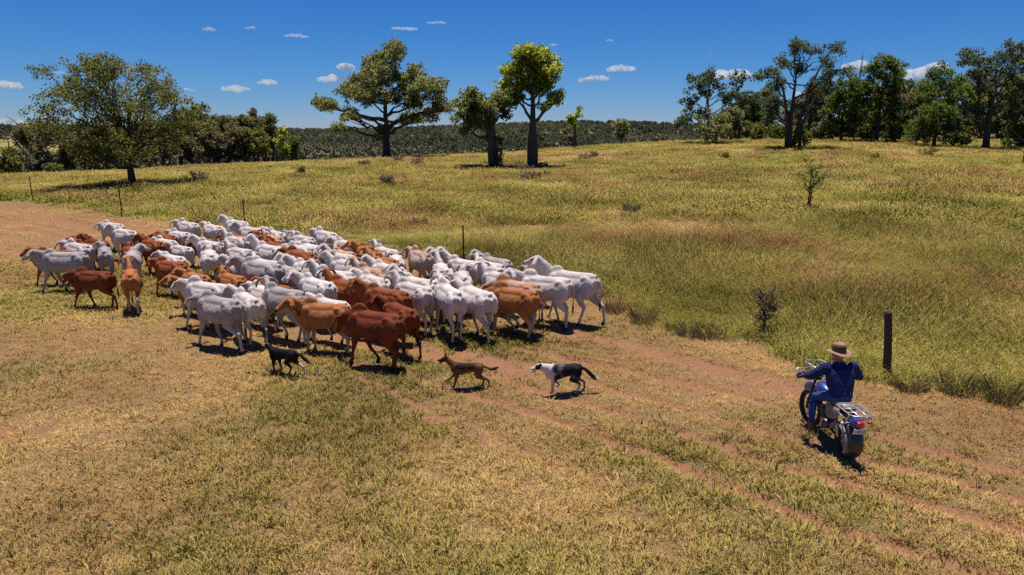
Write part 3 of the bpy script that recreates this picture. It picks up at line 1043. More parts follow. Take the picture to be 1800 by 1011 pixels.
GROVE = ['slender grove tree just past the wattle bush', 'slender grove tree midway between wattle and open crowned gum', 'grove tree close behind the open crowned gum, on the wattle side', 'grove tree close behind the open crowned gum, on the bushy tree side', 'taller grove tree filling the gap beside the bushy tree', 'grove tree behind the two thin dead trees', 'grove tree close beside the tall full gum', 'grove tree midway between tall full gum and cypress pine', 'tall grove tree right behind the cypress pine', 'grove tree between the cypress pine and the big forked gum', 'tall grove tree close behind the big forked gum', 'grove tree between big forked gum and the end gum', 'last grove tree past the end gum', 'outermost grove tree beyond the end gum', 'short grove tree in the shade behind the tall full gum', 'short grove tree hugging the wattle bush', 'low grove tree in front of the cypress pine side', 'low grove tree at the foot of the end gum']
SCRUB = ['near the wattle', 'beside the open crowned gum stems', 'between open crowned gum and bushy tree', 'under the thin dead trees', 'under the tall full gum', 'against the cypress pine', 'under the big forked gum', 'under the end gum', 'past the end gum']
for i, (px, py, Y, top, w) in enumerate([(1298, 249, 96, 166, 60), (1322, 249, 100, 172, 60), (1345, 250, 96, 160, 60), (1420, 249, 95, 165, 70), (1446, 249, 99, 150, 66), (1515, 248, 98, 150, 70), (1580, 250, 94, 150, 70),
                                         (1605, 252, 90, 160, 66), (1622, 254, 94, 140, 60), (1680, 255, 90, 150, 76), (1700, 256, 94, 140, 70), (1760, 258, 90, 150, 74), (1830, 262, 84, 110, 80), (1860, 262, 78, 120, 80), (1565, 250, 100, 172, 50), (1284, 250, 92, 196, 36), (1665, 256, 84, 190, 40), (1770, 260, 82, 180, 46)]):
    px_tree('grove_tree', GROVE[i], GB, px, py, Y, top, w, ('blue', 'green', 'olive', 'brown')[i % 4], 'dark', 110 + i, nl=8, trunk_px=5, low=.22, fork=.45, leaf=.3, clump_r=.55, dens=.9)
SB = 'scrub bushes under the right grove'
for i, (px, top, w) in enumerate([(1275, 196, 50), (1312, 186, 56), (1338, 192, 56), (1400, 180, 60), (1432, 176, 60), (1470, 170, 60), (1500, 176, 60), (1532, 168, 60), (1562, 164, 60), (1596, 160, 60), (1632, 158, 60), (1664, 156, 60), (1694, 160, 60), (1722, 156, 60), (1752, 160, 60), (1786, 150, 60), (1815, 150, 60)]):
    px_tree('backdrop_tree', 'dim slender tree in the rearmost row of the right grove', 'rearmost row of the right grove', px, 250, 108, top, w, ('brown', 'olive', 'blue')[i % 3], 'dark', 160 + i, nl=8, trunk_px=4, low=.08, fork=.45, leaf=.36, clump_r=.62, dens=.9, twigs=False)
for i, (px, py, Y, top, w) in enumerate([(1330, 250, 90, 222, 50), (1362, 250, 90, 224, 44), (1440, 250, 88, 226, 50), (1520, 248, 88, 224, 44), (1572, 250, 86, 220, 50), (1610, 254, 80, 214, 56), (1690, 260, 78, 224, 50), (1775, 262, 77, 224, 50), (1810, 264, 75, 220, 50)]):
    px_tree('scrub_bush', 'low scrub bush ' + SCRUB[i], SB, px, py, Y, top, w, ('olive', 'green', 'brown')[i % 3], 'dark', 140 + i, nl=6, trunk_px=2, low=.08, leaf=.26, clump_r=.45, cat='bush')


# --- saplings, thorn bush, weeds on the slope
def twig_plant(name, label, cat, loc, h, seed, n1=6, spread=.5, r0=.03, leaves=0, leafkey='olive', bark='dark', two=False, sub=4, lowest=.3, group=None, leaf=.06):
    rg = random.Random(seed)
    root = empty(name, loc)
    mb = MB()
    stems = [(0, 0)] + ([(.09, .02)] if two else [])
    clumps = []
    for (sx, sy) in stems:
        top = Vector((sx + rg.uniform(-.05, .05) * h, sy, h * (.8 if sx == 0 else .55)))
        path = bez(Vector((sx, sy, -.1)), Vector((sx + .02 * h, sy, h * .4)), top, 5)
        mb.sweep(path, [r0 * (1 - .7 * i / 5) for i in range(6)], 6)
        for i in range(n1):
            f = lowest + (1 - lowest) * (i + rg.random()) / n1
            st_ = path[0].lerp(top, f)
            a = rg.uniform(0, 6.283)
            L = spread * h * rg.uniform(.5, 1.0) * (1.15 - f * .5)
            e = st_ + Vector((math.cos(a) * L, math.sin(a) * L, L * rg.uniform(.3, 1.1)))
            m = st_.lerp(e, .5) + Vector((rg.uniform(-.1, .1), rg.uniform(-.1, .1), rg.uniform(-.1, .1))) * L
            p2 = bez(st_, m, e, 4)
            mb.sweep(p2, [r0 * .4 * (1 - .75 * k / 4) + .003 for k in range(5)], 5)
            for j in range(sub):
                s2 = p2[rg.randrange(1, 5)]
                e2 = s2 + Vector((rg.gauss(0, 1), rg.gauss(0, 1), rg.gauss(.5, .8))).normalized() * L * rg.uniform(.3, .7)
                mb.sweep([s2, s2.lerp(e2, .5) + Vector((0, 0, .02)), e2], [r0 * .2 + .002, r0 * .12 + .002, .003], 4)
                clumps.append((e2, h * .08))
                clumps.append((s2.lerp(e2, .5), h * .07))
    mb.build('stem', BARK[bark], root)
    if leaves:
        link('leaves', leaf_mesh('leaves', clumps, rg, leaf, leaves, h * .075), LEAF[leafkey], root)
    tag(root, label, cat, group)
    return root


twig_plant('bare_sapling', 'bare twin stemmed sapling alone on the grassy slope', 'sapling', ground_at(1419, 368), 2.6, 5, 7, .42, .045, two=True, sub=6, lowest=.45, leaves=3, leaf=.09)
twig_plant('thorn_bush', 'small dark thorny bush in the tall grass by the fence', 'bush', ground_at(1341, 590), 1.3, 9, 16, .34, .032, leaves=7, leafkey='tussock', sub=9, lowest=.36, leaf=.045)
twig_plant('dead_shrub', 'pale leafless shrub in front of the end gum', 'shrub', ground_at(1797, 288), 2.2, 12, 9, .7, .05, bark='grey', sub=6, lowest=.15)

WEEDS = [(735, 290, 46, .8, 'dry'), (683, 326, 44, .9, 'dry'), (700, 284, 50, .6, 'dry'), (932, 318, 40, .85, 'dry'), (918, 300, 40, .6, 'dry'), (350, 322, 52, 1.0, 'dry'), (640, 292, 30, .6, 'dry'), (665, 355, 34, .5, 'brown'), (736, 396, 34, .6, 'brown'),
         (1045, 276, 60, .7, 'dry'), (1028, 280, 40, .6, 'dry'), (1482, 408, 30, .45, 'olive'), (1165, 500, 20, .5, 'olive'), (1220, 478, 20, .4, 'brown'), (1636, 275, 40, .8, 'olive'), (1538, 282, 20, .6, 'olive'), (1742, 495, 40, .55, 'brown'), (1110, 375, 30, .9, 'brown'), (955, 296, 30, .7, 'olive'), (1275, 279, 14, .6, 'olive'), (1080, 548, 34, .55, 'brown'), (1130, 566, 44, .6, 'brown'), (1245, 592, 50, .55, 'brown'), (1210, 590, 30, .5, 'brown'), (1680, 690, 60, .6, 'brown'), (1760, 706, 50, .6, 'brown'), (520, 300, 16, .6, 'brown'), (530, 306, 14, .7, 'dry'), (1600, 685, 30, .45, 'brown')]
wlab = {'dry': ('dry_weed', 'greyish pink dried weed clump on the grassy slope', 'dried weed clumps on the slope'), 'brown': ('brown_tussock', 'brown dead grass tussock in the long grass', 'brown tussocks in the long grass'), 'olive': ('low_bush', 'low dark green bush in the long grass', 'low bushes in the long grass')}
for i, (px, py, wpx, h, kind) in enumerate(WEEDS):
    p = ground_at(px, py)
    rg = random.Random(200 + i)
    w = max(.35, min(1.1, wpx / 1200 * p.length * .5))
    mb = MB()
    root = empty(wlab[kind][0], p)
    if kind == 'brown':
        v_, f_, l_ = [], [], []
        for k in range(260):
            a, q = rg.uniform(0, 6.283), w * .75 * math.sqrt(rg.random())
            b0 = Vector((q * math.cos(a), q * math.sin(a), -.05))
            hh = h * rg.uniform(.35, 1.0) * (1.15 - .6 * q / w)
            tip = b0 + Vector((math.cos(a) * hh * rg.uniform(.1, .7), math.sin(a) * hh * rg.uniform(.1, .7), hh))
            wa = rg.uniform(0, 6.283)
            sd = Vector((math.cos(wa), math.sin(wa), 0)) * (.007 if p.length < 30 else .014)
            v_ += [b0 - sd, b0 + sd, b0.lerp(tip, .6) + sd * .8 + Vector((0, 0, .06 * hh)), tip]
            f_.append((4 * k, 4 * k + 1, 4 * k + 2, 4 * k + 3))
            l_ += [rg.random()] * 4
        tm = bpy.data.meshes.new('blades')
        tm.from_pydata([tuple(x) for x in v_], [], f_)
        set_attr(tm, 'leaf', l_)
        set_attr(tm, 'clump', [rg.random()] * len(l_))
        link('blades', tm, LEAF['tussock'], root)
        tag(root, wlab[kind][1], 'tussock', wlab[kind][2])
        continue
    for k in range(16):
        a = rg.uniform(0, 6.283)
        L = w * rg.uniform(.4, 1.0)
        mb.sweep([(0, 0, -.05), (math.cos(a) * L * .4, math.sin(a) * L * .4, h * .55), (math.cos(a) * L, math.sin(a) * L, h * rg.uniform(.6, 1))], [.014, .009, .004], 4)
    mb.build('stem', BARK['dark'], root)
    cl = [((rg.gauss(0, .42) * w, rg.gauss(0, .42) * w, h * rg.uniform(.1, .85)), .22 * h + .05) for _ in range(26)]
    link('leaves', leaf_mesh('leaves', cl, rg, .055 if p.length < 40 else .12, 26, .2), LEAF[kind], root)
    tag(root, wlab[kind][1], 'weed' if kind == 'dry' else ('tussock' if kind == 'brown' else 'bush'), wlab[kind][2])

# ---------------------------------------------------------------- fence: one timber post, steel posts, wires
t = NT('weathered_post_timber')
co = t.coord()
mp = t.n.new('ShaderNodeMapping')
mp.inputs['Scale'].default_value = (30, 30, 3)
t.l.new(co, mp.inputs[0])
f = t.noise(1.0, 5, .7, mp.outputs[0])
post_wood = t.out(t.mix(f, (.022, .018, .018), (.10, .082, .075)), .9, 0, t.bump(f, .8, .02), .15)
post_steel = simple_mat('dark_steel', (.035, .032, .03), .6, .6)
wire_mat = simple_mat('fence_wire', (.09, .08, .07), .7, .3)
pw = ground_at(1559, 662)
mb = MB()
hgt = 1.38
ring = []
for i, f in enumerate([-.3, 0, .25, .5, .75, .97, 1.0]):
    z = hgt * f
    rr_ = .082 + (.012 if f <= 0 else 0) - .01 * f
    if f == 1.0:
        rr_ *= .86
    for k in range(14):
        a = 2 * math.pi * k / 14
        q = rr_ * (1 + .10 * mnoise.noise(Vector((math.cos(a) * 1.3, math.sin(a) * 1.3, z * 1.5))))
        ring.append((q * math.cos(a) + .01 * math.sin(z * 2), q * math.sin(a), z + (.012 * math.cos(a * 2) if f == 1 else 0)))
fs = []
for i in range(6):
    for k in range(14):
        a, b = i * 14 + k, i * 14 + (k + 1) % 14
        fs.append((a, b, b + 14, a + 14))
fs.append(tuple(6 * 14 + k for k in range(14)))
mb.add(ring, fs)
wp = mb.build('timber_fence_post', post_wood)
wp.location = pw
wp.rotation_euler = (0, R(-6.0), 0)
tag(wp, 'thick weathered dark timber fence post in the long grass', 'post')

POSTS = [(815, 460, None), (431, 402, None), (215, 381, 334), (58, 355, 318)]
plabels = ['short dark steel fence post tip showing behind the white cattle', 'dark steel fence post just behind the back of the herd', 'thin dark steel fence post in front of the shade tree shadow', 'thin dark steel fence post near the bend in the red road']
ppos = []
for (px, py, top), lb in zip(POSTS, plabels):
    p = ground_at(px, py)
    h = 1.4 if top is None else (py - top) / FOC * p.length
    root = empty('steel_fence_post', p, .4)
    mb = MB()
    prof = [(-.028, -.004), (.028, -.004), (.028, .004), (.004, .004), (.004, .032), (-.004, .032), (-.004, .004), (-.028, .004)]
    vs = [(x, y, z) for z in (-.3, h) for x, y in prof]
    mb.add(vs, [(i, (i + 1) % 8, (i + 1) % 8 + 8, i + 8) for i in range(8)] + [tuple(range(8, 16))])
    mb.build('shaft', post_steel, root, smooth=False)
    mb = MB()
    for k in range(3):
        mb.box((0, .02, h * (.45 + .22 * k)), (.05, .05, .012))
    mb.build('wire_clip', post_steel, root, smooth=False)['kind'] = 'stuff'
    tag(root, lb, 'post')
    ppos.append((p, h))
line = [ground_at(1990, 765)] + [pw] + [q[0] for q in ppos]
hs = [1.3, 1.3] + [q[1] for q in ppos]
for k, f in enumerate((.42, .66, .9)):
    mb = MB()
    pts = []
    for (a, ha, b, hb) in zip(line[:-1], hs[:-1], line[1:], hs[1:]):
        for i in range(8):
            q = a.lerp(b, i / 8)
            pts.append(Vector((q.x, q.y, q.z + (ha + (hb - ha) * i / 8) * f - .10 * math.sin(math.pi * i / 8))))
    pts.append(line[-1] + Vector((0, 0, hs[-1] * f)))
    mb.sweep(pts, .0022, 4)
    w = mb.build('fence_wire', wire_mat)
    tag(w, ['lowest', 'middle', 'top'][k] + ' strand of thin wire along the fence posts', 'wire', 'fence wire strands')

# ---------------------------------------------------------------- woodland on the far hills (reads as one mass)
wood_col = bpy.data.collections.new('far_tree_shapes')
t = NT('far_leaves')
tn = t.attr('tint', 'INSTANCER')
lf = t.attr('leaf')
c = t.mix(tn, t.mix(lf, (.085, .098, .055), (.115, .13, .07)), t.mix(lf, (.165, .155, .085), (.21, .19, .105)))  # leaf tones lightened and greyed, distance haze put into the colour
far_leaf = t.leaf_out(c, .12, up=1.0)
for i in range(4):
    rg = random.Random(300 + i)
    cl = []
    for k in range(16):
        a, q = rg.uniform(0, 6.283), rg.random() ** .6 * 2.9
        z = rg.uniform(2.2, 7.2)
        q *= math.sin(math.pi * min(1, max(.1, (z - .6) / 7.6))) ** .6
        cl.append(((q * math.cos(a), q * math.sin(a), z), rg.uniform(.9, 1.5)))
    m = leaf_mesh('far_tree', cl, rg, .95, 24, 1.2)
    m.materials.append(far_leaf)
    wood_col.objects.link(bpy.data.objects.new('far_tree_%d' % i, m))
g = np.random.default_rng(77)
n = 22000
r = np.sqrt(g.uniform(150 ** 2, 1250 ** 2, n))
r = np.where(g.random(n) < .45, g.uniform(150, 520, n), r)
a = g.uniform(-R(47), R(47), n)
X, Y = r * np.sin(a), r * np.cos(a)
open_ = smooth(.52, .60, fbm(X, Y, 85, 3, 401))
leftfield = smooth(-.42, -.55, a) * smooth(160, 240, r) * smooth(620, 480, r)
rightfield = smooth(.05, .14, a) * smooth(.42, .3, a) * smooth(150, 190, r) * smooth(330, 260, r) * .8
kp = g.random(n) > np.clip(open_ * .55 * smooth(600, 350, r) + leftfield * .9 + rightfield, 0, .97)
X, Y, r = X[kp], Y[kp], r[kp]
n = len(X)
Z = terrain(X, Y) - .2
s = g.uniform(.35, 1.05, n) * (1 + .15 * smooth(400, 1000, r))
fw = scatter('far_woodland', np.stack([X, Y, Z], -1), np.stack([np.zeros(n), np.zeros(n), g.uniform(0, 6.28, n)], -1), np.stack([s * 1.1, s * 1.1, s], -1), g.integers(0, 4, n), {'tint': np.clip((fbm(X, Y, 110, 3, 411) - .5) * 2.6 + g.random(n) * .7 + .15, 0, 1)}, wood_col)
tag(fw, 'dark olive scrub woodland covering the hills on the horizon', 'woodland', kind='stuff')

# ================================================================ ANIMALS
def remeshed(name, mb, voxel, smooth_it=3, fac=.5):
    """fuse overlapping swept pieces into one continuous skin"""
    me = mb.mesh(name + '_raw')
    bm = bmesh.new()
    bm.from_mesh(me)
    bmesh.ops.recalc_face_normals(bm, faces=bm.faces)
    bm.to_mesh(me)
    bm.free()
    o = bpy.data.objects.new(name + '_raw', me)
    COL.objects.link(o)
    rm = o.modifiers.new('r', 'REMESH')
    rm.mode = 'VOXEL'
    rm.voxel_size = voxel
    rm.use_smooth_shade = True
    if smooth_it:
        sm = o.modifiers.new('s', 'SMOOTH')
        sm.iterations = smooth_it
        sm.factor = fac
    dg = bpy.context.evaluated_depsgraph_get()
    out = bpy.data.meshes.new_from_object(o.evaluated_get(dg))
    out.name = name
    bpy.data.objects.remove(o)
    bpy.data.meshes.remove(me)
    out.materials.clear()
    return out


def verts_np(me):
    a = np.empty(len(me.vertices) * 3, dtype=np.float32)
    me.vertices.foreach_get('co', a)
    return a.reshape(-1, 3).astype(float)


def seg_dist(P, a, b):
    a, b = np.array(a), np.array(b)
    d = b - a
    t = np.clip(((P - a) @ d) / (d @ d + 1e-9), 0, 1)
    return np.linalg.norm(P - a - t[:, None] * d, axis=1)


def cow_mesh(name, gait, head_yaw=0., neck_up=0., head_drop=0., hump=1.0, tail=0.0, bend=0.0, voxel=.021):
    """humped zebu: nose towards +x, stands on z=0. gait: four leg swings (FL, FR, HL, HR)"""
    mb = MB()
    T = [(-.74, .98, .06, .10), (-.70, .99, .13, .18), (-.60, .96, .20, .235), (-.48, .925, .245, .285), (-.30, .915, .25, .285), (-.10, .885, .275, .315), (.10, .87, .285, .335),
         (.28, .885, .275, .335), (.42, .90, .235, .325), (.54, .915, .19, .29), (.66, .94, .14, .235), (.74, .95, .09, .16)]
    T = [(x, z + .025, w * .95, h * .93) for x, z, w, h in T]
    mb.sweep([(x, bend * x * x, z - .035) for x, z, w, h in T], [(w, h - .035) for x, z, w, h in T], 20, sup=2.05)
    mb.sweep([(x, bend * x * x, z + h - .125) for x, z, w, h in T[1:]], [(w * .62, .125) for x, z, w, h in T[1:]], 14, sup=2.0)
    for s in (-1, 1):                      # ribs just showing under the hide
        for k in range(5):
            rx = .20 - k * .095
            mb.sweep([(rx + .05, s * .20, 1.04), (rx + .02, s * .258, .92), (rx - .02, s * .268, .78)], [.016, .021, .016], 6)
    # hip hooks, pin bones, shoulders, hump, brisket
    for s in (-1, 1):
        mb.ball((-.45, s * .165, 1.095), (.12, .07, .075))
        mb.ball((-.69, s * .09, 1.04), (.08, .06, .07))
        mb.ball((-.52, s * .17, .88), (.21, .11, .25))
        mb.ball((.46, s * .165, .92), (.15, .09, .25))
        mb.ball((.53, s * .15, .74), (.12, .08, .13))
    mb.ball((.43, 0, 1.175), (.23 * hump, .085, .16 * hump), 12, 8, Matrix.Rotation(.22, 3, 'Y'))
    mb.ball((.36, 0, 1.24), (.10, .05, .07 * hump), 10, 7)
    mb.ball((.60, 0, .72), (.14, .085, .17))
    # neck and head
    cy, sy = math.cos(head_yaw), math.sin(head_yaw)
    n0 = Vector((.56, 0, 1.02))
    poll = n0 + Vector((.40 * math.cos(head_yaw * .6), .40 * math.sin(head_yaw * .6), .19 + neck_up * .26))
    nmid = n0.lerp(poll, .5) + Vector((0, 0, .015))
    mb.sweep([n0 - Vector((.1, 0, .02)), n0, nmid, poll - Vector((0, 0, .03)), poll + Vector((.05 * cy, .05 * sy, -.03))], [(.14, .24), (.125, .215), (.085, .15), (.075, .115), (.065, .09)], 14)
    dp = .52 + head_drop
    hd = Vector((cy * math.cos(dp), sy * math.cos(dp), -math.sin(dp)))
    hs = [(-.06, .07, .08), (.0, .092, .10), (.08, .096, .108), (.16, .084, .098), (.24, .066, .08), (.32, .057, .066), (.39, .06, .06), (.44, .05, .047), (.46, .028, .03)]
    up = Vector((cy * math.sin(dp), sy * math.sin(dp), math.cos(dp)))
    mb.sweep([poll + hd * d for d, w, h in hs], [(w, h) for d, w, h in hs], 14, up=tuple(up), sup=2.2)
    side = Vector((-sy, cy, 0))
    nose = poll + hd * .45
    # dewlap: thin hanging fold from throat to brisket
    thr = poll + hd * .13 - up * .08
    mb.sweep([thr, thr.lerp(Vector((.62, 0, .66)), .35) - Vector((.03, 0, .0)), thr.lerp(Vector((.62, 0, .66)), .7) - Vector((0.02, 0, .02)), Vector((.58, 0, .60))], [(.03, .09), (.03, .14), (.033, .15), (.04, .08)], 8, up=(1, 0, .6))
    # long drooping ears
    ears = []
    for s in (-1, 1):
        e0 = poll + hd * .02 + side * s * .06 + up * .03
        e1 = e0 + side * s * .12 - Vector((0, 0, .015)) - hd * .01
        e2 = e1 + side * s * .085 - Vector((0, 0, .085)) + hd * .02
        e3 = e2 + side * s * .03 - Vector((0, 0, .11)) + hd * .02
        mb.sweep([e0, e1, e2, e3], [(.03, .03), (.028, .072), (.028, .08), (.018, .03)], 8, up=tuple(hd))
        ears.append((e1, e3))
    eyes = [poll + hd * .15 + side * s * .078 + up * .035 for s in (-1, 1)]
    # legs
    hooves, lower = [], []
    for i, (s, front) in enumerate(((1, 1), (-1, 1), (1, 0), (-1, 0))):
        g = gait[i]
        lift = max(0, abs(g) - .24) * .22 if g < 0 else 0
        if front:
            k0 = Vector((.48, s * .15, .78))
            k1 = k0 + Vector((-.04 + g * .12, -s * .005, -.18))
            k2 = Vector((.46 + g * .34, s * .125, .36 + abs(g) * .03))
            k3 = Vector((.45 + g * (.58 if g > 0 else .78), s * .12, .10 + lift))
            k4 = Vector((k3.x + .03, s * .12, .05 + lift * .8))
            k5 = Vector((k3.x + .05, s * .12, .0 + lift * .7))
            mb.sweep([k0, k1, k2.lerp(k1, .35), k2, k2.lerp(k3, .3), k3.lerp(k2, .15), k3, k4, k5], [(.085, .12), (.07, .10), (.052, .062), (.046, .05), (.034, .037), (.032, .034), (.04, .042), (.045, .05), (.05, .058)], 10, up=(1, 0, 0))
        else:
            k0 = Vector((-.50, s * .16, .92))
            k1 = Vector((-.38 + g * .20, s * .165, .66))
            k2 = Vector((-.64 + g * .42, s * .13, .43 + lift * .4))
            k3 = Vector((-.60 + g * .60, s * .125, .10 + lift))
            k4 = Vector((k3.x + .03, s * .125, .05 + lift * .8))
            k5 = Vector((k3.x + .05, s * .125, .0 + lift * .7))
            mb.sweep([k0, k1, k1.lerp(k2, .55), k2, k2.lerp(k3, .25), k3.lerp(k2, .15), k3, k4, k5], [(.12, .20), (.095, .155), (.058, .085), (.044, .058), (.036, .042), (.034, .036), (.04, .042), (.045, .05), (.05, .058)], 10, up=(1, 0, 0))
        hooves.append(k5)
        lower.append((k2, k3))
    # tail with a dark switch
    tl = [Vector((-.72, 0, 1.07)), Vector((-.80, tail * .04, 1.03)), Vector((-.83, tail * .12, .86)), Vector((-.82, tail * .22, .66)), Vector((-.82 - abs(tail) * .03, tail * .30, .50)), Vector((-.82 - abs(tail) * .05, tail * .36, .36))]
    mb.sweep(tl, [.036, .032, .024, .023, .034, .020], 8)
    me = remeshed(name, mb, voxel, 5, .5)
    P = verts_np(me)
    dark = np.zeros(len(P))
    for h_ in hooves:
        dark = np.maximum(dark, smooth(.10, .065, np.linalg.norm(P - np.array(h_) - np.array([0, 0, .02]), axis=1)))
    dark = np.maximum(dark, smooth(.085, .05, np.linalg.norm(P - np.array(nose), axis=1)))
    for e in eyes:
        dark = np.maximum(dark, smooth(.036, .022, np.linalg.norm(P - np.array(e), axis=1)))
    dark = np.maximum(dark, smooth(.11, .05, seg_dist(P, tl[4], tl[5])) * .95)
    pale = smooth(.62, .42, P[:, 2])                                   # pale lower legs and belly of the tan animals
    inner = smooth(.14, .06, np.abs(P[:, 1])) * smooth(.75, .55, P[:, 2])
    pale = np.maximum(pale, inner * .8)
    back = smooth(.95, 1.2, P[:, 2]) * smooth(.75, .5, P[:, 0])
    face = smooth(.30, .12, np.linalg.norm(P - np.array(poll + hd * .1), axis=1))
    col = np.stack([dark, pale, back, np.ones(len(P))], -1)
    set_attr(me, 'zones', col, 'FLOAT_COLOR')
    set_attr(me, 'face', face)
    return me


def coat(name, base, shade, pale, facec, back=None, dark=(.02, .016, .015), mott=.5, dirt=(.36, .25, .17)):
    t = NT(name)
    co = t.coord()
    zn = t.attr('zones', 'GEOMETRY', 0)
    sp = t.n.new('ShaderNodeSeparateColor')
    t.l.new(zn, sp.inputs[0])
    rv = t.rnd()
    v = t.n.new('ShaderNodeVectorMath')
    v.operation = 'ADD'
    t.l.new(co, v.inputs[0])
    cmb = t.n.new('ShaderNodeCombineXYZ')
    t.l.new(t.math('MULTIPLY', rv, 37.0), cmb.inputs[0])
    t.l.new(cmb.outputs[0], v.inputs[1])
    n1 = t.noise(2.6, 4, .6, v.outputs[0])
    n2 = t.noise(22, 3, .6, v.outputs[0])
    c = t.mix(t.math('MULTIPLY', t.ramp(n1, .38, .7), mott), base, shade)
    c = t.mix(t.math('MULTIPLY', n2, .22), c, shade)
    c = t.mix(t.math('MULTIPLY', rv, .45), c, shade)
    c = t.mix(t.math('MULTIPLY', t.ramp(t.noise(1.3, 3, .6, v.outputs[0]), .5, .75), .5), c, dirt)
    if back is not None:
        c = t.mix(t.math('MULTIPLY', sp.outputs[2], t.ramp(n1, .3, .55)), c, back)
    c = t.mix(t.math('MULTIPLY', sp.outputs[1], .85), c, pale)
    c = t.mix(t.math('MULTIPLY', t.attr('face'), .7), c, facec)
    c = t.mix(sp.outputs[0], c, dark)
    b = t.math('ADD', t.noise(7, 3, .5, v.outputs[0]), t.math('MULTIPLY', n2, .3))
    return t.out(c, .7, 0, t.bump(b, .75, .035), .18)


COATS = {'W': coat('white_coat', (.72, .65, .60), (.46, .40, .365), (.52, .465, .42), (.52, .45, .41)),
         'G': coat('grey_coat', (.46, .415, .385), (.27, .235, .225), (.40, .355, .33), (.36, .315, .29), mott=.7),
         'C': coat('cream_coat', (.60, .50, .44), (.45, .32, .24), (.56, .48, .43), (.42, .22, .12), back=(.46, .24, .12)),
         'R': coat('red_coat', (.33, .095, .026), (.20, .05, .015), (.28, .10, .04), (.26, .075, .024), dirt=(.17, .05, .018)),
         'D': coat('dark_red_coat', (.215, .048, .014), (.11, .023, .008), (.16, .04, .016), (.15, .034, .012), dirt=(.09, .022, .008)),
         'T': coat('tan_coat', (.44, .18, .058), (.31, .105, .03), (.50, .35, .24), (.36, .155, .062), dirt=(.26, .09, .03))}
WALK = [(.50, -.42, -.40, .46), (-.46, .48, .44, -.36), (.30, -.55, .10, .30), (-.20, .42, .48, -.50), (.06, -.06, -.10, .10), (.55, -.30, -.50, .20)]
SHAPES = []       # name, yaw, up, drop
for i, (yaw, up_, drop, gt, tl, bd) in enumerate([(0, .0, 0, 0, .1, 0), (.55, .15, 0, 1, -.15, .04), (-.5, .1, .05, 2, .2, -.04), (.15, .75, -.25, 3, .0, 0), (-.1, -.45, .25, 5, -.2, 0),
                                                  (.95, .35, -.05, 4, .3, .08), (-.9, .3, 0, 0, -.1, -.08), (.25, .2, .1, 1, .6, .03), (-.2, -.8, .45, 2, .1, 0),
                                                  (.3, .35, .1, 3, -.3, .03), (-.35, .5, -.1, 4, .15, -.03), (.0, -.2, .3, 5, .4, .02)]):
    SHAPES.append(cow_mesh('zebu_body', WALK[gt], yaw, up_, drop, 1.0 + .12 * ((i * 7) % 3 - 1), tl, bd))
HEADTXT = ['with head level', 'turning its head left', 'turning its head right', 'with head raised high', 'with head lowered', 'looking back to its left', 'looking back to its right', 'with tail swung aside', 'with head hung low', 'glancing left with head up', 'glancing right with head up', 'nosing forward']

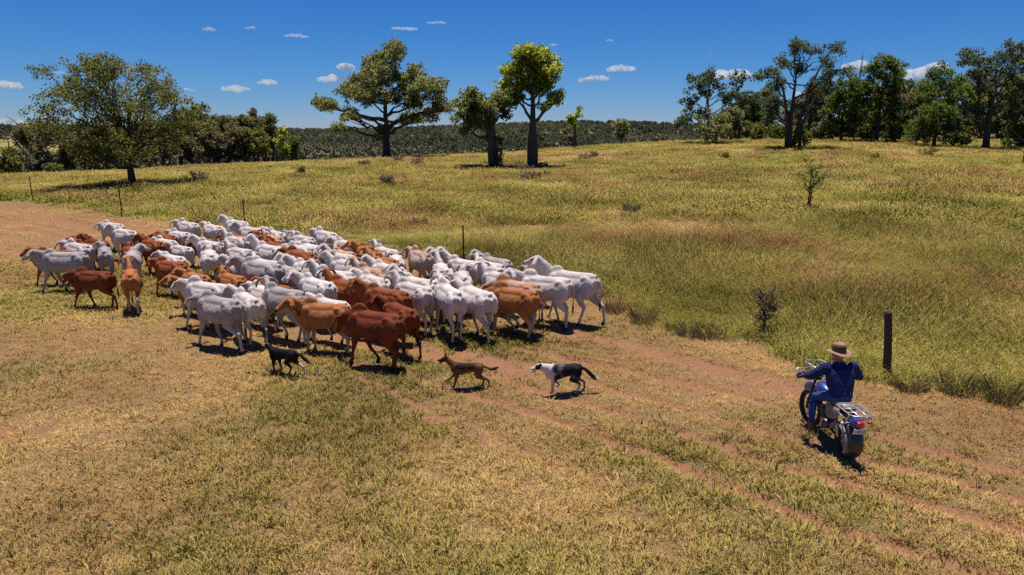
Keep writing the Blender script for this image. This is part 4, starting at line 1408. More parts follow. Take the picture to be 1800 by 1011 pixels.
# (zoom window, x, y of the back line there, coat, heading: degrees from facing left towards facing away, shape, scale)
WIN = {1: (20, 360), 2: (300, 370), 3: (660, 410)}
ZS = 4.4925
COWS = [
    (1, 790, 132, 'W', 22, 4, .98), (1, 890, 198, 'W', 25, 0, 1), (1, 660, 258, 'D', 25, 0, 1), (1, 570, 297, 'R', 20, 4, 1), (1, 540, 318, 'W', 25, 0, 1), (1, 330, 350, 'R', 5, 0, 1),
    (1, 410, 376, 'G', -2, 0, 1.03), (1, 735, 358, 'G', 52, 1, .96), (1, 945, 356, 'G', 58, 6, 1), (1, 950, 302, 'R', 40, 2, .94), (1, 1110, 286, 'R', 30, 0, .98), (1, 1210, 236, 'W', 25, 0, 1),
    (1, 1200, 202, 'R', 22, 4, 1), (1, 1320, 178, 'W', 25, 4, 1), (1, 1390, 142, 'W', 30, 0, 1), (1, 1590, 146, 'W', 35, 0, 1), (1, 1490, 242, 'D', 20, 8, 1), (1, 1260, 358, 'W', 28, 0, 1), (1, 1350, 287, 'W', 30, 1, .98),
    (1, 1550, 298, 'W', 25, 0, 1), (1, 1560, 355, 'W', 55, 2, 1.06), (1, 1250, 442, 'R', 20, 0, .9), (1, 640, 506, 'D', 8, 4, .93), (1, 935, 528, 'T', 55, 3, .92), (1, 1500, 507, 'T', 30, 1, .9), (1, 1700, 537, 'T', 30, 6, .9),
    (1, 1380, 577, 'T', 15, 5, .9), (1, 1640, 602, 'R', 15, 5, .94), (1, 1600, 627, 'W', 15, 4, .98),
    (2, 395, 672, 'G', 22, 4, 1.02), (2, 520, 94, 'W', 30, 0, 1), (2, 675, 136, 'W', 30, 0, 1), (2, 540, 172, 'T', 30, 1, 1), (2, 530, 226, 'W', 28, 0, 1), (2, 585, 200, 'T', 28, 0, 1), (2, 710, 206, 'R', 35, 2, 1), (2, 800, 190, 'C', 35, 0, 1),
    (2, 840, 148, 'W', 40, 1, 1), (2, 950, 163, 'G', 35, 0, 1), (2, 1020, 207, 'W', 35, 2, 1), (2, 1190, 178, 'W', 38, 3, 1), (2, 1390, 236, 'W', 30, 0, 1), (2, 1360, 286, 'C', 35, 6, 1), (2, 1490, 294, 'T', 45, 5, 1), (2, 1640, 281, 'W', 40, 0, 1),
    (2, 1630, 322, 'T', 40, 3, 1), (2, 1140, 262, 'W', 30, 0, 1), (2, 830, 247, 'R', 30, 6, 1), (2, 1030, 287, 'W', 30, 4, 1), (2, 1000, 327, 'R', 32, 0, 1), (2, 800, 291, 'W', 28, 3, 1), (2, 540, 287, 'W', 28, 4, 1), (2, 1340, 312, 'W', 28, 3, 1),
    (2, 1440, 367, 'W', 20, 4, 1.04), (2, 1640, 391, 'T', 35, 0, .96), (2, 1765, 347, 'W', 70, 3, .98), (2, 790, 352, 'W', 25, 6, 1), (2, 1050, 371, 'W', 25, 0, 1), (2, 520, 383, 'W', 40, 1, .98), (2, 740, 426, 'G', 22, 0, 1.05), (2, 925, 443, 'G', 35, 8, 1),
    (2, 1090, 417, 'W', 25, 0, 1), (2, 1370, 477, 'W', 20, 0, 1), (2, 1590, 477, 'C', 30, 0, .96), (2, 1660, 452, 'W', 35, 0, .98), (2, 1210, 522, 'W', 35, 1, 1), (2, 1440, 561, 'R', 30, 0, .94), (2, 1600, 530, 'W', 40, 1, .95), (2, 1730, 551, 'W', 35, 0, 1),
    (2, 800, 547, 'R', 25, 0, .95), (2, 700, 582, 'W', 35, 0, .96), (2, 590, 657, 'W', 42, 1, .98), (2, 910, 622, 'G', 25, 6, 1.02), (2, 1240, 667, 'W', 25, 0, .95), (2, 1215, 722, 'T', 10, 5, .96), (2, 1610, 792, 'D', 18, 8, 1.0), (2, 1690, 642, 'R', 22, 4, .97),
    (3, 200, 548, 'D', 45, 1, .98), (3, 290, 152, 'C', 50, 3, 1), (3, 540, 158, 'W', 35, 3, 1), (3, 550, 252, 'W', 68, 3, 1), (3, 700, 232, 'W', 30, 3, 1), (3, 880, 217, 'W', 38, 6, 1), (3, 965, 192, 'G', 35, 0, 1), (3, 740, 288, 'W', 75, 2, .95), (3, 965, 288, 'W', 40, 3, 1),
    (3, 1200, 252, 'C', 55, 3, .95), (3, 1340, 327, 'W', 14, 5, 1.1), (3, 1545, 312, 'W', 24, 3, 1.1), (3, 385, 332, 'W', 28, 3, 1), (3, 490, 362, 'W', 45, 6, .96), (3, 275, 387, 'W', 38, 0, 1.06), (3, 572, 437, 'W', 58, 2, 1), (3, 790, 422, 'W', 48, 0, 1.04),
    (3, 1080, 388, 'C', 25, 8, 1.04), (3, 1082, 432, 'T', 24, 8, 1.0), (3, 60, 232, 'T', 35, 6, .96)]
LAB = {0: 'white beast out in front on the fence side near the red road', 5: 'red beast half hidden behind the grey leader', 6: 'grey leader walking side on, clear of the mob', 22: 'dark red beast with lowered head following the grey leader',
       23: 'tan beast seen from behind with raised head beside the dark red one', 29: 'heavy grey beast at the mob edge ahead of the black dog', 71: 'white beast walking tight beside the heavy grey one', 72: 'grey beast looking back, between heavy grey and tan beasts',
       74: 'tan pale legged beast looking back, just past the black dog', 75: 'big dark red beast with hung head, beside the tan one', 77: 'dark red beast seen from behind at the flank of the big one', 87: 'large white beast looking back at the tail of the mob',
       88: 'last white beast of the mob, next to the long grass', 93: 'white beast seen from behind next to the tan tail ender', 94: 'cream and tan beast walking behind the tan tail ender', 95: 'tan pale legged tail ender between white beasts'}
rows = []
for (wi, zx, zy, ct, hd, sh, sc_) in COWS:
    px, py = WIN[wi][0] + zx / ZS, WIN[wi][1] + zy / ZS
    p = ground_at(px, py, 1.24 * sc_)
    rows.append([p.x, p.y, hd + (7 if hd > 12 else 0), ct, sh, sc_, px, py])
# nudge crowded animals apart (each body as three discs)
P = np.array([[r[0], r[1]] for r in rows])
HD = np.array([math.radians(r[2]) for r in rows])
DIR = np.stack([-np.cos(HD), np.sin(HD)], -1)
offs = np.array([-.45, -.05, .4, .8])
MOB = np.array([.02 if i in (74, 75) else .15 if (r[7] > 505 or i in (6, 22, 23, 87, 88, 93, 95)) else 1.0 for i, r in enumerate(rows)])[:, None]
P0 = P.copy()
for it in range(60):
    C = P[:, None, :] + DIR[:, None, :] * offs[None, :, None]
    mv = np.zeros_like(P)
    for i in range(len(P)):
        for j in range(i + 1, len(P)):
            if abs(P[i, 0] - P[j, 0]) + abs(P[i, 1] - P[j, 1]) > 3.2:
                continue
            d = C[i][:, None, :] - C[j][None, :, :]
            L = np.linalg.norm(d, axis=-1) + 1e-6
            k = np.unravel_index(np.argmin(L), L.shape)
            ov = .52 - L[k]
            if ov > 0:
                v = d[k] / L[k] * ov * .5
                mv[i] += v * .5
                mv[j] -= v * .5
    P += np.clip(mv, -.12, .12) * MOB + (P0 - P) * .02
COATNAME = {'W': 'white', 'G': 'grey', 'C': 'cream and tan', 'R': 'red', 'D': 'dark red', 'T': 'tan pale legged'}
print('cows', len(rows))
used_lab = {}
for i, (x, y, hd, ct, sh, sc_, px, py) in enumerate(rows):
    x, y = P[i]
    rg = random.Random(i * 3 + 1)
    if i not in LAB and sh in (0, 3, 4) and rg.random() < .6:
        sh = rg.choice((9, 10, 11))
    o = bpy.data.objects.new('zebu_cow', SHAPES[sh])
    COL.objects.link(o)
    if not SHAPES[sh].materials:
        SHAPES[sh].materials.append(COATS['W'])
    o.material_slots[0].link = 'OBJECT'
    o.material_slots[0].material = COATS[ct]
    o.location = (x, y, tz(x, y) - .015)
    o.rotation_euler = (0, 0, math.pi - math.radians(hd))
    q_ = rg.uniform(.94, 1.04) if i in LAB else rg.uniform(.86, 1.08)
    o.scale = (sc_ * rg.uniform(.86, .93) * q_, sc_ * rg.uniform(.9, 1.02), sc_ * 1.04 * q_)
    # where in the mob
    if i in LAB:
        lab = LAB[i]
    else:
        if px < 250:
            w_ = 'near the mob leaders'
        elif py < 430:
            w_ = 'fence side of the mob'
        elif px > 760:
            w_ = 'near the mob tail'
        elif py > 505:
            w_ = 'dog side of the mob'
        else:
            w_ = 'in the thick of the mob'
        lab = COATNAME[ct] + ' humped beast ' + HEADTXT[sh] + ', ' + w_
    tag(o, lab, 'cattle', 'mob of humped cattle being droved along the track')


# ---------------------------------------------------------------- dogs
def dog_mesh(name, gait, head_yaw=0., head_up=.1, ear='up', tail=(.0, .1), mouth=True, fluff=1.0, h=.50, voxel=.0095):
    """nose towards +x; gait: FL FR HL HR as (swing, knee bend/lift)"""
    mb = MB()
    T = [(-.34, .40, .04, .05), (-.31, .41, .075, .085), (-.24, .405, .085, .10), (-.12, .40, .08, .092), (.0, .385, .085, .105), (.10, .37, .095, .125), (.18, .37, .09, .13), (.25, .385, .07, .105), (.29, .40, .04, .06)]
    mb.sweep([(x, 0, z) for x, z, w, hh in T], [(w * fluff, hh * fluff) for x, z, w, hh in T], 14)
    for s in (-1, 1):
        mb.ball((-.25, s * .06, .37), (.09, .05, .11))
        mb.ball((.19, s * .065, .38), (.065, .04, .11))
    cy, sy = math.cos(head_yaw), math.sin(head_yaw)
    n0 = Vector((.22, 0, .42))
    poll = n0 + Vector((.17 * cy, .17 * sy, .07 + head_up * .5))
    mb.sweep([n0 - Vector((.05, 0, .02)), n0, n0.lerp(poll, .55), poll], [(.075 * fluff, .095 * fluff), (.07 * fluff, .085 * fluff), (.058 * fluff, .066 * fluff), (.05, .055)], 12)
    dp = .18
    hd = Vector((cy * math.cos(dp), sy * math.cos(dp), -math.sin(dp)))
    up = Vector((cy * math.sin(dp), sy * math.sin(dp), math.cos(dp)))
    side = Vector((-sy, cy, 0))
    hs = [(-.04, .045, .05), (.0, .058, .06), (.05, .056, .056), (.085, .042, .042), (.115, .031, .032), (.15, .027, .027), (.175, .018, .018)]
    mb.sweep([poll + hd * d - up * (.0 if d < .07 else .012) for d, w, q in hs], [(w, q) for d, w, q in hs], 12, up=tuple(up))
    if mouth:
        j0 = poll + hd * .06 - up * .03
        mb.sweep([j0, j0 + hd * .06 - up * .035, j0 + hd * .11 - up * .055], [(.026, .016), (.02, .013), (.012, .010)], 8, up=tuple(up))
    for s in (-1, 1):
        e0 = poll + side * s * .04 + up * .035 - hd * .005
        if ear == 'up':
            mb.sweep([e0 - up * .01, e0 + up * .05 + side * s * .012, e0 + up * .10 + side * s * .018], [(.028, .014), (.024, .012), (.008, .008)], 8, up=tuple(hd))
        else:
            e1 = e0 + up * .03 + side * s * .025
            mb.sweep([e0 - up * .01, e1, e1 + side * s * .03 - up * .025 - hd * .02], [(.026, .014), (.024, .013), (.012, .010)], 8, up=tuple(hd))
    feet = []
    for i, (s, front) in enumerate(((1, 1), (-1, 1), (1, 0), (-1, 0))):
        g, lf_ = gait[i]
        if front:
            k0 = Vector((.20, s * .07, .36))
            k1 = Vector((.165 + g * .06, s * .072, .26))
            k2 = Vector((.18 + g * .20, s * .068, .13 + lf_ * .6))
            k3 = Vector((.175 + g * .34, s * .066, .035 + lf_))
            k4 = k3 + Vector((.03, 0, -.028))
            k5 = k3 + Vector((.06, 0, -.03))
            rad = [(.04, .06), (.034, .045), (.022, .024), (.019, .02), (.02, .018), (.016, .012)]
        else:
            k0 = Vector((-.25, s * .065, .36))
            k1 = Vector((-.18 + g * .12, s * .075, .25))
            k2 = Vector((-.33 + g * .22, s * .068, .16 + lf_ * .7))
            k3 = Vector((-.30 + g * .36, s * .066, .035 + lf_))
            k4 = k3 + Vector((.025, 0, -.026))
            k5 = k3 + Vector((.055, 0, -.03))
            rad = [(.05, .085), (.042, .06), (.02, .026), (.018, .019), (.019, .018), (.016, .012)]
        mb.sweep([k0, k1, k2, k3, k4, k5], [(a * (fluff ** .5), b * (fluff ** .5)) for a, b in rad], 10, up=(1, 0, 0.2))
        feet.append(k4)
    ty, tc_ = tail
    tl = [Vector((-.32, 0, .44)), Vector((-.40, ty * .08, .415)), Vector((-.48, ty * .16, .36 + tc_ * .3)), Vector((-.56, ty * .22, .335 + tc_)), Vector((-.64, ty * .26, .345 + tc_ * 1.5))]
    mb.sweep(tl, [.03, .026 * fluff, .032 * fluff, .034 * fluff, .014], 8)
    me = remeshed(name, mb, voxel, 2, .4)
    sc_ = h / .50
    V = verts_np(me)
    me.vertices.foreach_set('co', (V * sc_).astype(np.float32).ravel())
    return me, V, dict(poll=poll, hd=hd, up=up, side=side, feet=feet, tl=tl)


def dog(name, label, gait, cols, px, py, hd_deg, markfn, **kw):
    me, V, d = dog_mesh('dog_body', gait, **kw)
    set_attr(me, 'coatcol', np.c_[markfn(V, d), np.ones(len(V))], 'FLOAT_COLOR')
    t = NT(name + '_fur')
    co = t.coord()
    n_ = t.noise(60, 3, .6, co)
    c = t.mix(.35, t.attr('coatcol', 'GEOMETRY', 0), t.mix(n_, (.0, .0, .0), (1, 1, 1)), 'SOFT_LIGHT')
    m = t.out(c, .65, 0, t.bump(n_, .5, .01), .12)
    o = link(name, me, m)
    p = ground_at(px, py)
    o.location = (p.x, p.y, p.z + .01)
    o.rotation_euler = (0, 0, math.pi - math.radians(hd_deg))
    tag(o, label, 'dog')
    return o


def blend(c, k, col):
    return c * (1 - k[:, None]) + np.array(col) * k[:, None]


def ln(P, q):
    return np.linalg.norm(P - np.array(q), axis=1)


def mark_black_tan(P, d):
    c = np.tile(np.array([.006, .006, .008]), (len(P), 1))
    c = blend(c, smooth(.20, .12, P[:, 2]) * .75, (.12, .06, .03))
    c = blend(c, smooth(-.28, -.36, P[:, 0]) * smooth(.30, .22, P[:, 2]), (.55, .42, .32))
    c = blend(c, smooth(.07, .03, ln(P, d['poll'] + d['hd'] * .14 - d['up'] * .04)), (.16, .08, .04))
    return c


def mark_brown(P, d):
    c = np.tile(np.array([.15, .072, .028]), (len(P), 1))
    n_ = np.array([mnoise.noise(Vector((p[0] * 11, p[1] * 11, p[2] * 11))) for p in P])
    saddle = smooth(.33, .44, P[:, 2] + n_ * .05) * smooth(.25, .15, P[:, 0]) * smooth(-.28, -.1, P[:, 0])
    c = blend(c, saddle * .95, (.018, .012, .010))
    c = blend(c, smooth(.20, .08, P[:, 2]) * smooth(.05, .12, P[:, 0]) * .7, (.05, .03, .02))
    c = blend(c, smooth(.15, .08, ln(P, d['poll'] + d['hd'] * .1)), (.028, .02, .016))
    for s in (-1, 1):
        c = blend(c, smooth(.09, .05, ln(P, d['poll'] + d['side'] * s * .05 + d['up'] * .08)), (.03, .022, .018))
    c = blend(c, smooth(-.42, -.5, P[:, 0]) * (P[:, 2] > .25), (.05, .03, .02))
    c = blend(c, smooth(.035, .02, ln(P, d['poll'] + d['hd'] * .12 - d['up'] * .075)), (.35, .10, .09))
    return c


def mark_collie(P, d):
    w = (.62, .54, .48)
    c = np.tile(np.array([.014, .012, .015]), (len(P), 1))
    n_ = np.array([mnoise.noise(Vector((p[0] * 9, p[1] * 9, p[2] * 9))) for p in P])
    c = blend(c, smooth(.08, .3, n_) * .7, (.16, .13, .135))
    c = blend(c, smooth(.14, .20, P[:, 0] + n_ * .07), w)
    c = blend(c, smooth(.22, .12, P[:, 2] + n_ * .08), (.48, .40, .34))
    c = blend(c, smooth(.30, .20, P[:, 2]) * smooth(-.26, -.33, P[:, 0]), (.22, .17, .13))
    for s in (-1, 1):
        c = blend(c, smooth(.062, .045, ln(P, d['poll'] + d['hd'] * .05 + d['side'] * s * .055 + d['up'] * .015)), (.014, .012, .013))
        c = blend(c, smooth(.05, .035, ln(P, d['poll'] + d['side'] * s * .06 + d['up'] * .06)), (.016, .014, .015))
    c = blend(c, smooth(.03, .02, ln(P, d['poll'] + d['hd'] * .195 - d['up'] * .012)), (.02, .015, .015))
    c = blend(c, smooth(.03, .018, ln(P, d['poll'] + d['hd'] * .12 - d['up'] * .055)), (.10, .03, .03))
    tail = (P[:, 0] < -.38) & (P[:, 2] > .2)
    c = blend(c, tail * smooth(-.57, -.61, P[:, 0]), w)
    return c


dog('black_dog', 'black and tan working dog slinking behind the cattle', [(.0, 0), (-.2, .02), (.3, .01), (-.45, .0)], None, 499, 657, 24, mark_black_tan, head_yaw=-.35, head_up=-.05, ear='fold', tail=(-.3, -.06), mouth=False, h=.54)
dog('brown_dog', 'brown prick eared working dog trotting with open mouth', [(.15, .0), (.62, .06), (-.45, .03), (-.05, .0)], None, 820, 681, 4, mark_brown, head_yaw=0, head_up=.15, ear='up', tail=(.1, .06), mouth=True, h=.50)
dog('collie_dog', 'black and white collie with white collar following the mob', [(-.02, 0), (-.4, .07), (.12, .0), (-.3, .0)], None, 988, 690, -4, mark_collie, head_yaw=.05, head_up=-.02, ear='fold', tail=(.2, -.08), mouth=True, fluff=1.18, h=.55)

# ================================================================ MOTORCYCLE AND RIDER
M = {'rubber': simple_mat('tyre_rubber', (.018, .017, .017), .85, 0, .3, 30, bump=.4),
     'steel': simple_mat('bright_steel', (.55, .53, .50), .35, .5, .08, 20),
     'rim': simple_mat('dull_rim', (.36, .31, .25), .4, .8, .2, 12),
     'black': simple_mat('black_plastic', (.018, .018, .019), .5, 0, .3, 8, bump=.2),
     'guard': simple_mat('dusty_black_guard', (.04, .034, .033), .38, 0, .35, 5),
     'blue': simple_mat('blue_enamel', (.010, .05, .26), .4, 0, .25, 6, coat=.2),
     'grey': simple_mat('pale_grey_panel', (.22, .195, .18), .55, 0, .25, 7),
     'seat': simple_mat('grey_vinyl', (.14, .125, .115), .6, 0, .15, 18, bump=.3),
     'engine': simple_mat('dusty_alloy', (.16, .145, .13), .5, .7, .3, 9, bump=.3),
     'red': simple_mat('red_lens', (.50, .012, .012), .2, 0, .1, 5, coat=.6),
     'amber': simple_mat('amber_lens', (.65, .22, .02), .2, 0, .1, 5, coat=.6),
     'glass': simple_mat('lamp_glass', (.55, .55, .55), .08, .3, .05, 5),
     'plate': simple_mat('plate_white', (.62, .66, .70), .4, 0, .1, 9),
     'ink': simple_mat('plate_ink', (.02, .03, .10), .5, 0, .1, 9)}

PHI = R(1)
BS = .935
bp = ground_at(1482, 803)
bike = empty('motorcycle', bp, math.pi / 2 + PHI)
bike.scale = (BS, BS, BS)
tag(bike, 'blue farm motorcycle with chrome racks ridden behind the dogs', 'motorcycle')
WB, RF, RR = 1.27, .345, .30


def wheel(x, Rw, tyre_r, steer=0.0):
    w = MB()
    ax = (math.sin(-steer), math.cos(steer), 0)
    w.torus((x, 0, Rw), ax, Rw - tyre_r * 1.75, .014, 36, 6, .022)
    w.sweep([Vector((x, 0, Rw)) - Vector(ax) * .055, Vector((x, 0, Rw)) + Vector(ax) * .055], .048, 14)
    o = w.build('wheel', M['rim'], bike)
    ty = MB()
    n1, n2 = 48, 10
    vs, fs = [], []
    axv = Vector(ax)
    a = axv.cross(Vector((0, 0, 1))).normalized()
    b = axv.cross(a)
    for i in range(n1):
        tt = 2 * math.pi * i / n1
        d = a * math.cos(tt) + b * math.sin(tt)
        for k in range(n2):
            u = 2 * math.pi * k / n2
            knob = 1.0 + (.16 if (i % 2 == 0 and math.cos(u) > .3) else 0)
            vs.append(Vector((x, 0, Rw)) + d * (Rw - tyre_r * 1.08 + tyre_r * knob * math.cos(u)) + axv * (tyre_r * math.sin(u)))
    for i in range(n1):
        for k in range(n2):
            fs.append((i * n2 + k, i * n2 + (k + 1) % n2, ((i + 1) % n1) * n2 + (k + 1) % n2, ((i + 1) % n1) * n2 + k))
    ty.add(vs, fs)
    ty.build('tyre', M['rubber'], o)
    sp = MB()
    for i in range(28):
        tt = 2 * math.pi * i / 28
        d = a * math.cos(tt) + b * math.sin(tt)
        d2 = a * math.cos(tt + .5 * (-1) ** i) + b * math.sin(tt + .5 * (-1) ** i)
        c = Vector((x, 0, Rw))
        sp.sweep([c + d2 * .045 + axv * (.04 if i % 2 else -.04), c + d * (Rw - tyre_r * 1.8)], .0028, 4)
    s_ = sp.build('spokes', M['steel'], o)
    s_['kind'] = 'stuff'
    return o


wheel(0, RR, .058)
wheel(WB, RF, .046, .12)


def tubes(name, mat, paths, r, parent=bike, sides=8):
    for p in paths:
        pass
    mb = MB()
    for p in paths:
        mb.sweep([Vector(q) for q in p], r, sides)
    return mb.build(name, M[mat], parent)


def shell(name, mat, st, parent=bike, sides=16, sup=2.6, up=(0, 0, 1)):
    """st: list of (point, half width, half height)"""
    mb = MB()
    mb.sweep([q[0] for q in st], [(q[1], q[2]) for q in st], sides, up=up, sup=sup)
    return mb.build(name, M[mat], parent)


# frame, engine, swing arm
tubes('frame', 'black', [[(1.02, 0, .92), (.90, 0, .84), (.62, 0, .74), (.30, 0, .72), (-.02, .09, .74)], [(.30, 0, .72), (-.02, -.09, .74)], [(1.0, 0, .86), (.86, 0, .50), (.74, 0, .30), (.44, 0, .27), (.36, 0, .5), (.34, 0, .72)]], .019)
tubes('swing_arm', 'black', [[(.42, .075, .34), (0, .085, RR)], [(.42, -.075, .34), (0, -.085, RR)]], .02)
for s in (1, -1):
    tubes('shock_absorber', 'steel', [[(.05, s * .105, RR + .03), (.16, s * .105, .66)]], .024)
mb = MB()
mb.ball((.60, 0, .36), (.19, .12, .12), 14, 9)
mb.sweep([(.66, 0, .40), (.72, 0, .62)], [(.075, .085), (.07, .08)], 12, sup=3.5)
for k in range(6):
    mb.sweep([(.672 + k * .008, 0, .46 + k * .028), (.6735 + k * .008, 0, .468 + k * .028)], [(.10, .10), (.10, .10)], 10, sup=4)
mb.sweep([(.52, .0, .36), (.52, .14, .36)], .085, 14)
mb.build('engine', M['engine'], bike)
tubes('exhaust', 'black', [[(.76, -.05, .58), (.86, -.08, .40), (.70, -.13, .27), (.30, -.14, .33), (-.12, -.15, .42)]], .034)
# chain case beside the rear wheel
mb = MB()
for k in range(19):
    pass
arc = [(.40 * 0 + .27 * math.cos(R(a)), .088, RR + .27 * math.sin(R(a))) for a in range(20, 215, 13)]
mb.sweep(arc, [(.028, .07)] * len(arc), 8, up=(0, 1, 0), sup=4)
mb.build('chain_guard', M['grey'], bike)
# tank, seat, side panels
shell('fuel_tank', 'blue', [((.98, 0, .90), .05, .05), ((.94, 0, .89), .11, .09), ((.84, 0, .885), .15, .115), ((.72, 0, .875), .15, .11), ((.62, 0, .86), .11, .08), ((.57, 0, .85), .06, .05)])
mb = MB()
mb.sweep([(.80, 0, .995), (.80, 0, 1.02)], .035, 14)
mb.build('fuel_cap', M['steel'], bike)
shell('seat', 'seat', [((.60, 0, .83), .07, .03), ((.54, 0, .835), .115, .055), ((.40, 0, .83), .135, .06), ((.20, 0, .835), .14, .06), ((.04, 0, .85), .135, .058), ((-.05, 0, .855), .11, .04), ((-.07, 0, .855), .06, .02)], sup=3.4)
for s in (1, -1):
    shell('side_panel', 'grey', [((.46, s * .13, .66), .015, .09), ((.38, s * .145, .67), .025, .13), ((.20, s * .15, .70), .026, .12), ((.06, s * .145, .74), .022, .07), ((.0, s * .14, .76), .012, .03)])
# rear mudguard: long dusty flap over the wheel
mb = MB()
vs, fs = [], []
arcs = [100, 110, 122, 134, 146, 158, 170, 180, 190, 198]
for i, a in enumerate(arcs):
    wd = .10 + .02 * math.sin(math.pi * i / (len(arcs) - 1)) + (.012 if i > 6 else 0)
    for lay in (0, 1):
        for k in range(9):
            q = -1 + 2 * k / 8
            rad = .385 - .035 * abs(q) ** 2.5 - lay * .008
            vs.append((rad * math.cos(R(a)), q * wd, RR + .03 + rad * math.sin(R(a))))
n = len(arcs)
for i in range(n - 1):
    for k in range(8):
        a0, b0 = i * 18 + k, (i + 1) * 18 + k
        fs.append((a0, a0 + 1, b0 + 1, b0))
        fs.append((a0 + 9, b0 + 9, b0 + 10, a0 + 10))
    for k in (0, 8):
        fs.append((i * 18 + k, i * 18 + 9 + k, (i + 1) * 18 + 9 + k, (i + 1) * 18 + k))
for i in (0, n - 1):
    for k in range(8):
        fs.append((i * 18 + k, i * 18 + k + 1, i * 18 + 10 + k, i * 18 + 9 + k))
mb.add(vs, fs)
mb.build('rear_mudguard', M['guard'], bike)
# tail: blue bracket, red lamp, plate, indicators
shell('tail_bracket', 'blue', [((-.20, 0, .735), .09, .05), ((-.30, 0, .715), .10, .055), ((-.36, 0, .68), .09, .045)], sup=4)
mb = MB()
mb.sweep([(-.355, 0, .735), (-.40, 0, .73), (-.42, 0, .725)], [(.062, .048), (.06, .045), (.05, .036)], 14, sup=4)
mb.build('tail_light', M['red'], bike)
pl = MB()
pl.box((-.395, 0, .615), (.006, .20, .10), Matrix.Rotation(R(-16), 3, 'Y'))
plo = pl.build('number_plate', M['plate'], bike, smooth=False)
ink = MB()
rgp = random.Random(4)
for k in range(5):      # blurred characters, unreadable in the photograph
    y = -.07 + k * .035
    for dz, wy, hz, dy in ((.018, .022, .007, 0), (-.018, .022, .007, 0), (0, .007, .036, -.009), (0, .007, .036, .009)):
        if rgp.random() < .8:
            ink.box((-.3995 - (dz * .29), y + dy, .615 + dz), (.003, wy, hz), Matrix.Rotation(R(-16), 3, 'Y'))
io = ink.build('plate_characters', M['ink'], plo, smooth=False)
io['kind'] = 'stuff'
for s in (1, -1):
    mb = MB()
    mb.sweep([(-.26, s * .10, .71), (-.27, s * .20, .71)], .010, 8)
    mb.ball((-.275, s * .225, .71), (.03, .032, .028), 10, 7)
    mb.build('rear_indicator', M['steel'] if s > 0 else M['red'], bike)
# rear carrier of bright tube
z0 = .895
tubes('rear_rack', 'steel', [[(.08, .17, z0 - .02), (.02, .18, z0), (-.40, .185, z0 + .005), (-.46, .15, z0 + .005), (-.47, 0, z0 + .005), (-.46, -.15, z0 + .005), (-.40, -.185, z0 + .005), (.02, -.18, z0), (.08, -.17, z0 - .02)],
                             [(.02, .18, z0), (0, .0, z0), (.02, -.18, z0)], [(-.13, .183, z0), (-.13, -.183, z0)], [(-.29, .184, z0), (-.29, -.184, z0)], [(.0, .065, z0), (-.47, .065, z0)], [(.0, -.065, z0), (-.47, -.065, z0)],
                             [(-.06, .185, z0), (-.05, .19, z0 - .10), (-.34, .19, z0 - .10), (-.38, .187, z0)], [(-.06, -.185, z0), (-.05, -.19, z0 - .10), (-.34, -.19, z0 - .10), (-.38, -.187, z0)],
                             [(-.30, .19, z0 - .10), (-.02, .12, .74)], [(-.30, -.19, z0 - .10), (-.02, -.12, .74)]], .0105)
# front end
st = .06
for s in (1, -1):
    tubes('fork_leg', 'black', [[(1.02, s * .09, .96), (WB - .04, s * .085, RF + .12), (WB, s * .08, RF)]], .024)
mb = MB()
arc = [(WB + .36 * math.cos(R(a)), 0, RF + .06 + .345 * math.sin(R(a))) for a in range(35, 120, 12)]
mb.sweep(arc, [(.062, .012)] * len(arc), 10, up=(0, 1, 0))
vsn = []
mb.build('front_mudguard', M['blue'], bike)
mb = MB()
mb.sweep([(1.06, 0, 1.0), (1.12, 0, 1.0), (1.17, 0, .995)], [.06, .085, .088], 16)
hl = mb.build('headlight', M['black'], bike)
mb = MB()
mb.ball((1.172, 0, .995), (.02, .08, .08), 14, 8)
mb.build('lens', M['glass'], hl)
mb = MB()
mb.sweep([(1.02, 0, 1.06), (1.035, 0, 1.09)], .055, 14)
mb.build('speedometer', M['glass'], bike)
GX_, GY_, GZ_ = .90, .40, 1.075
tubes('handlebar', 'steel', [[(GX_, GY_, GZ_), (.94, .25, GZ_ + .005), (1.0, .12, 1.04), (1.0, 0, 1.02), (1.0, -.12, 1.04), (.94, -.25, GZ_ + .005), (GX_, -GY_, GZ_)]], .012)
for s in (1, -1):
    tubes('grip', 'rubber', [[(GX_ + .01, s * .29, GZ_ + .003), (GX_, s * .41, GZ_)]], .018)
    tubes('brake_lever', 'steel', [[(.97, s * .24, GZ_), (.985, s * .30, GZ_ - .005), (.95, s * .41, GZ_ - .01)]], .007)
    mb = MB()
    mb.sweep([(1.0, s * .22, GZ_ - .02), (1.035, s * .32, GZ_ - .02), (.98, s * .44, GZ_ - .02)], [(.008, .05), (.008, .065), (.008, .05)], 8)
    mb.build('hand_guard', M['blue'], bike)
    tubes('guard_hoop', 'steel', [[(.96, s * .24, GZ_ + .02), (1.0, s * .26, GZ_ + .12), (1.02, s * .44, GZ_ + .10), (.95, s * .46, GZ_ - .02)]], .008)
    mb = MB()
    mb.ball((1.10, s * .19, 1.04), (.04, .03, .03), 10, 7)
    mb.sweep([(1.07, s * .08, 1.03), (1.10, s * .17, 1.04)], .009, 6)
    mb.build('front_indicator', M['amber'], bike)
zr = 1.135
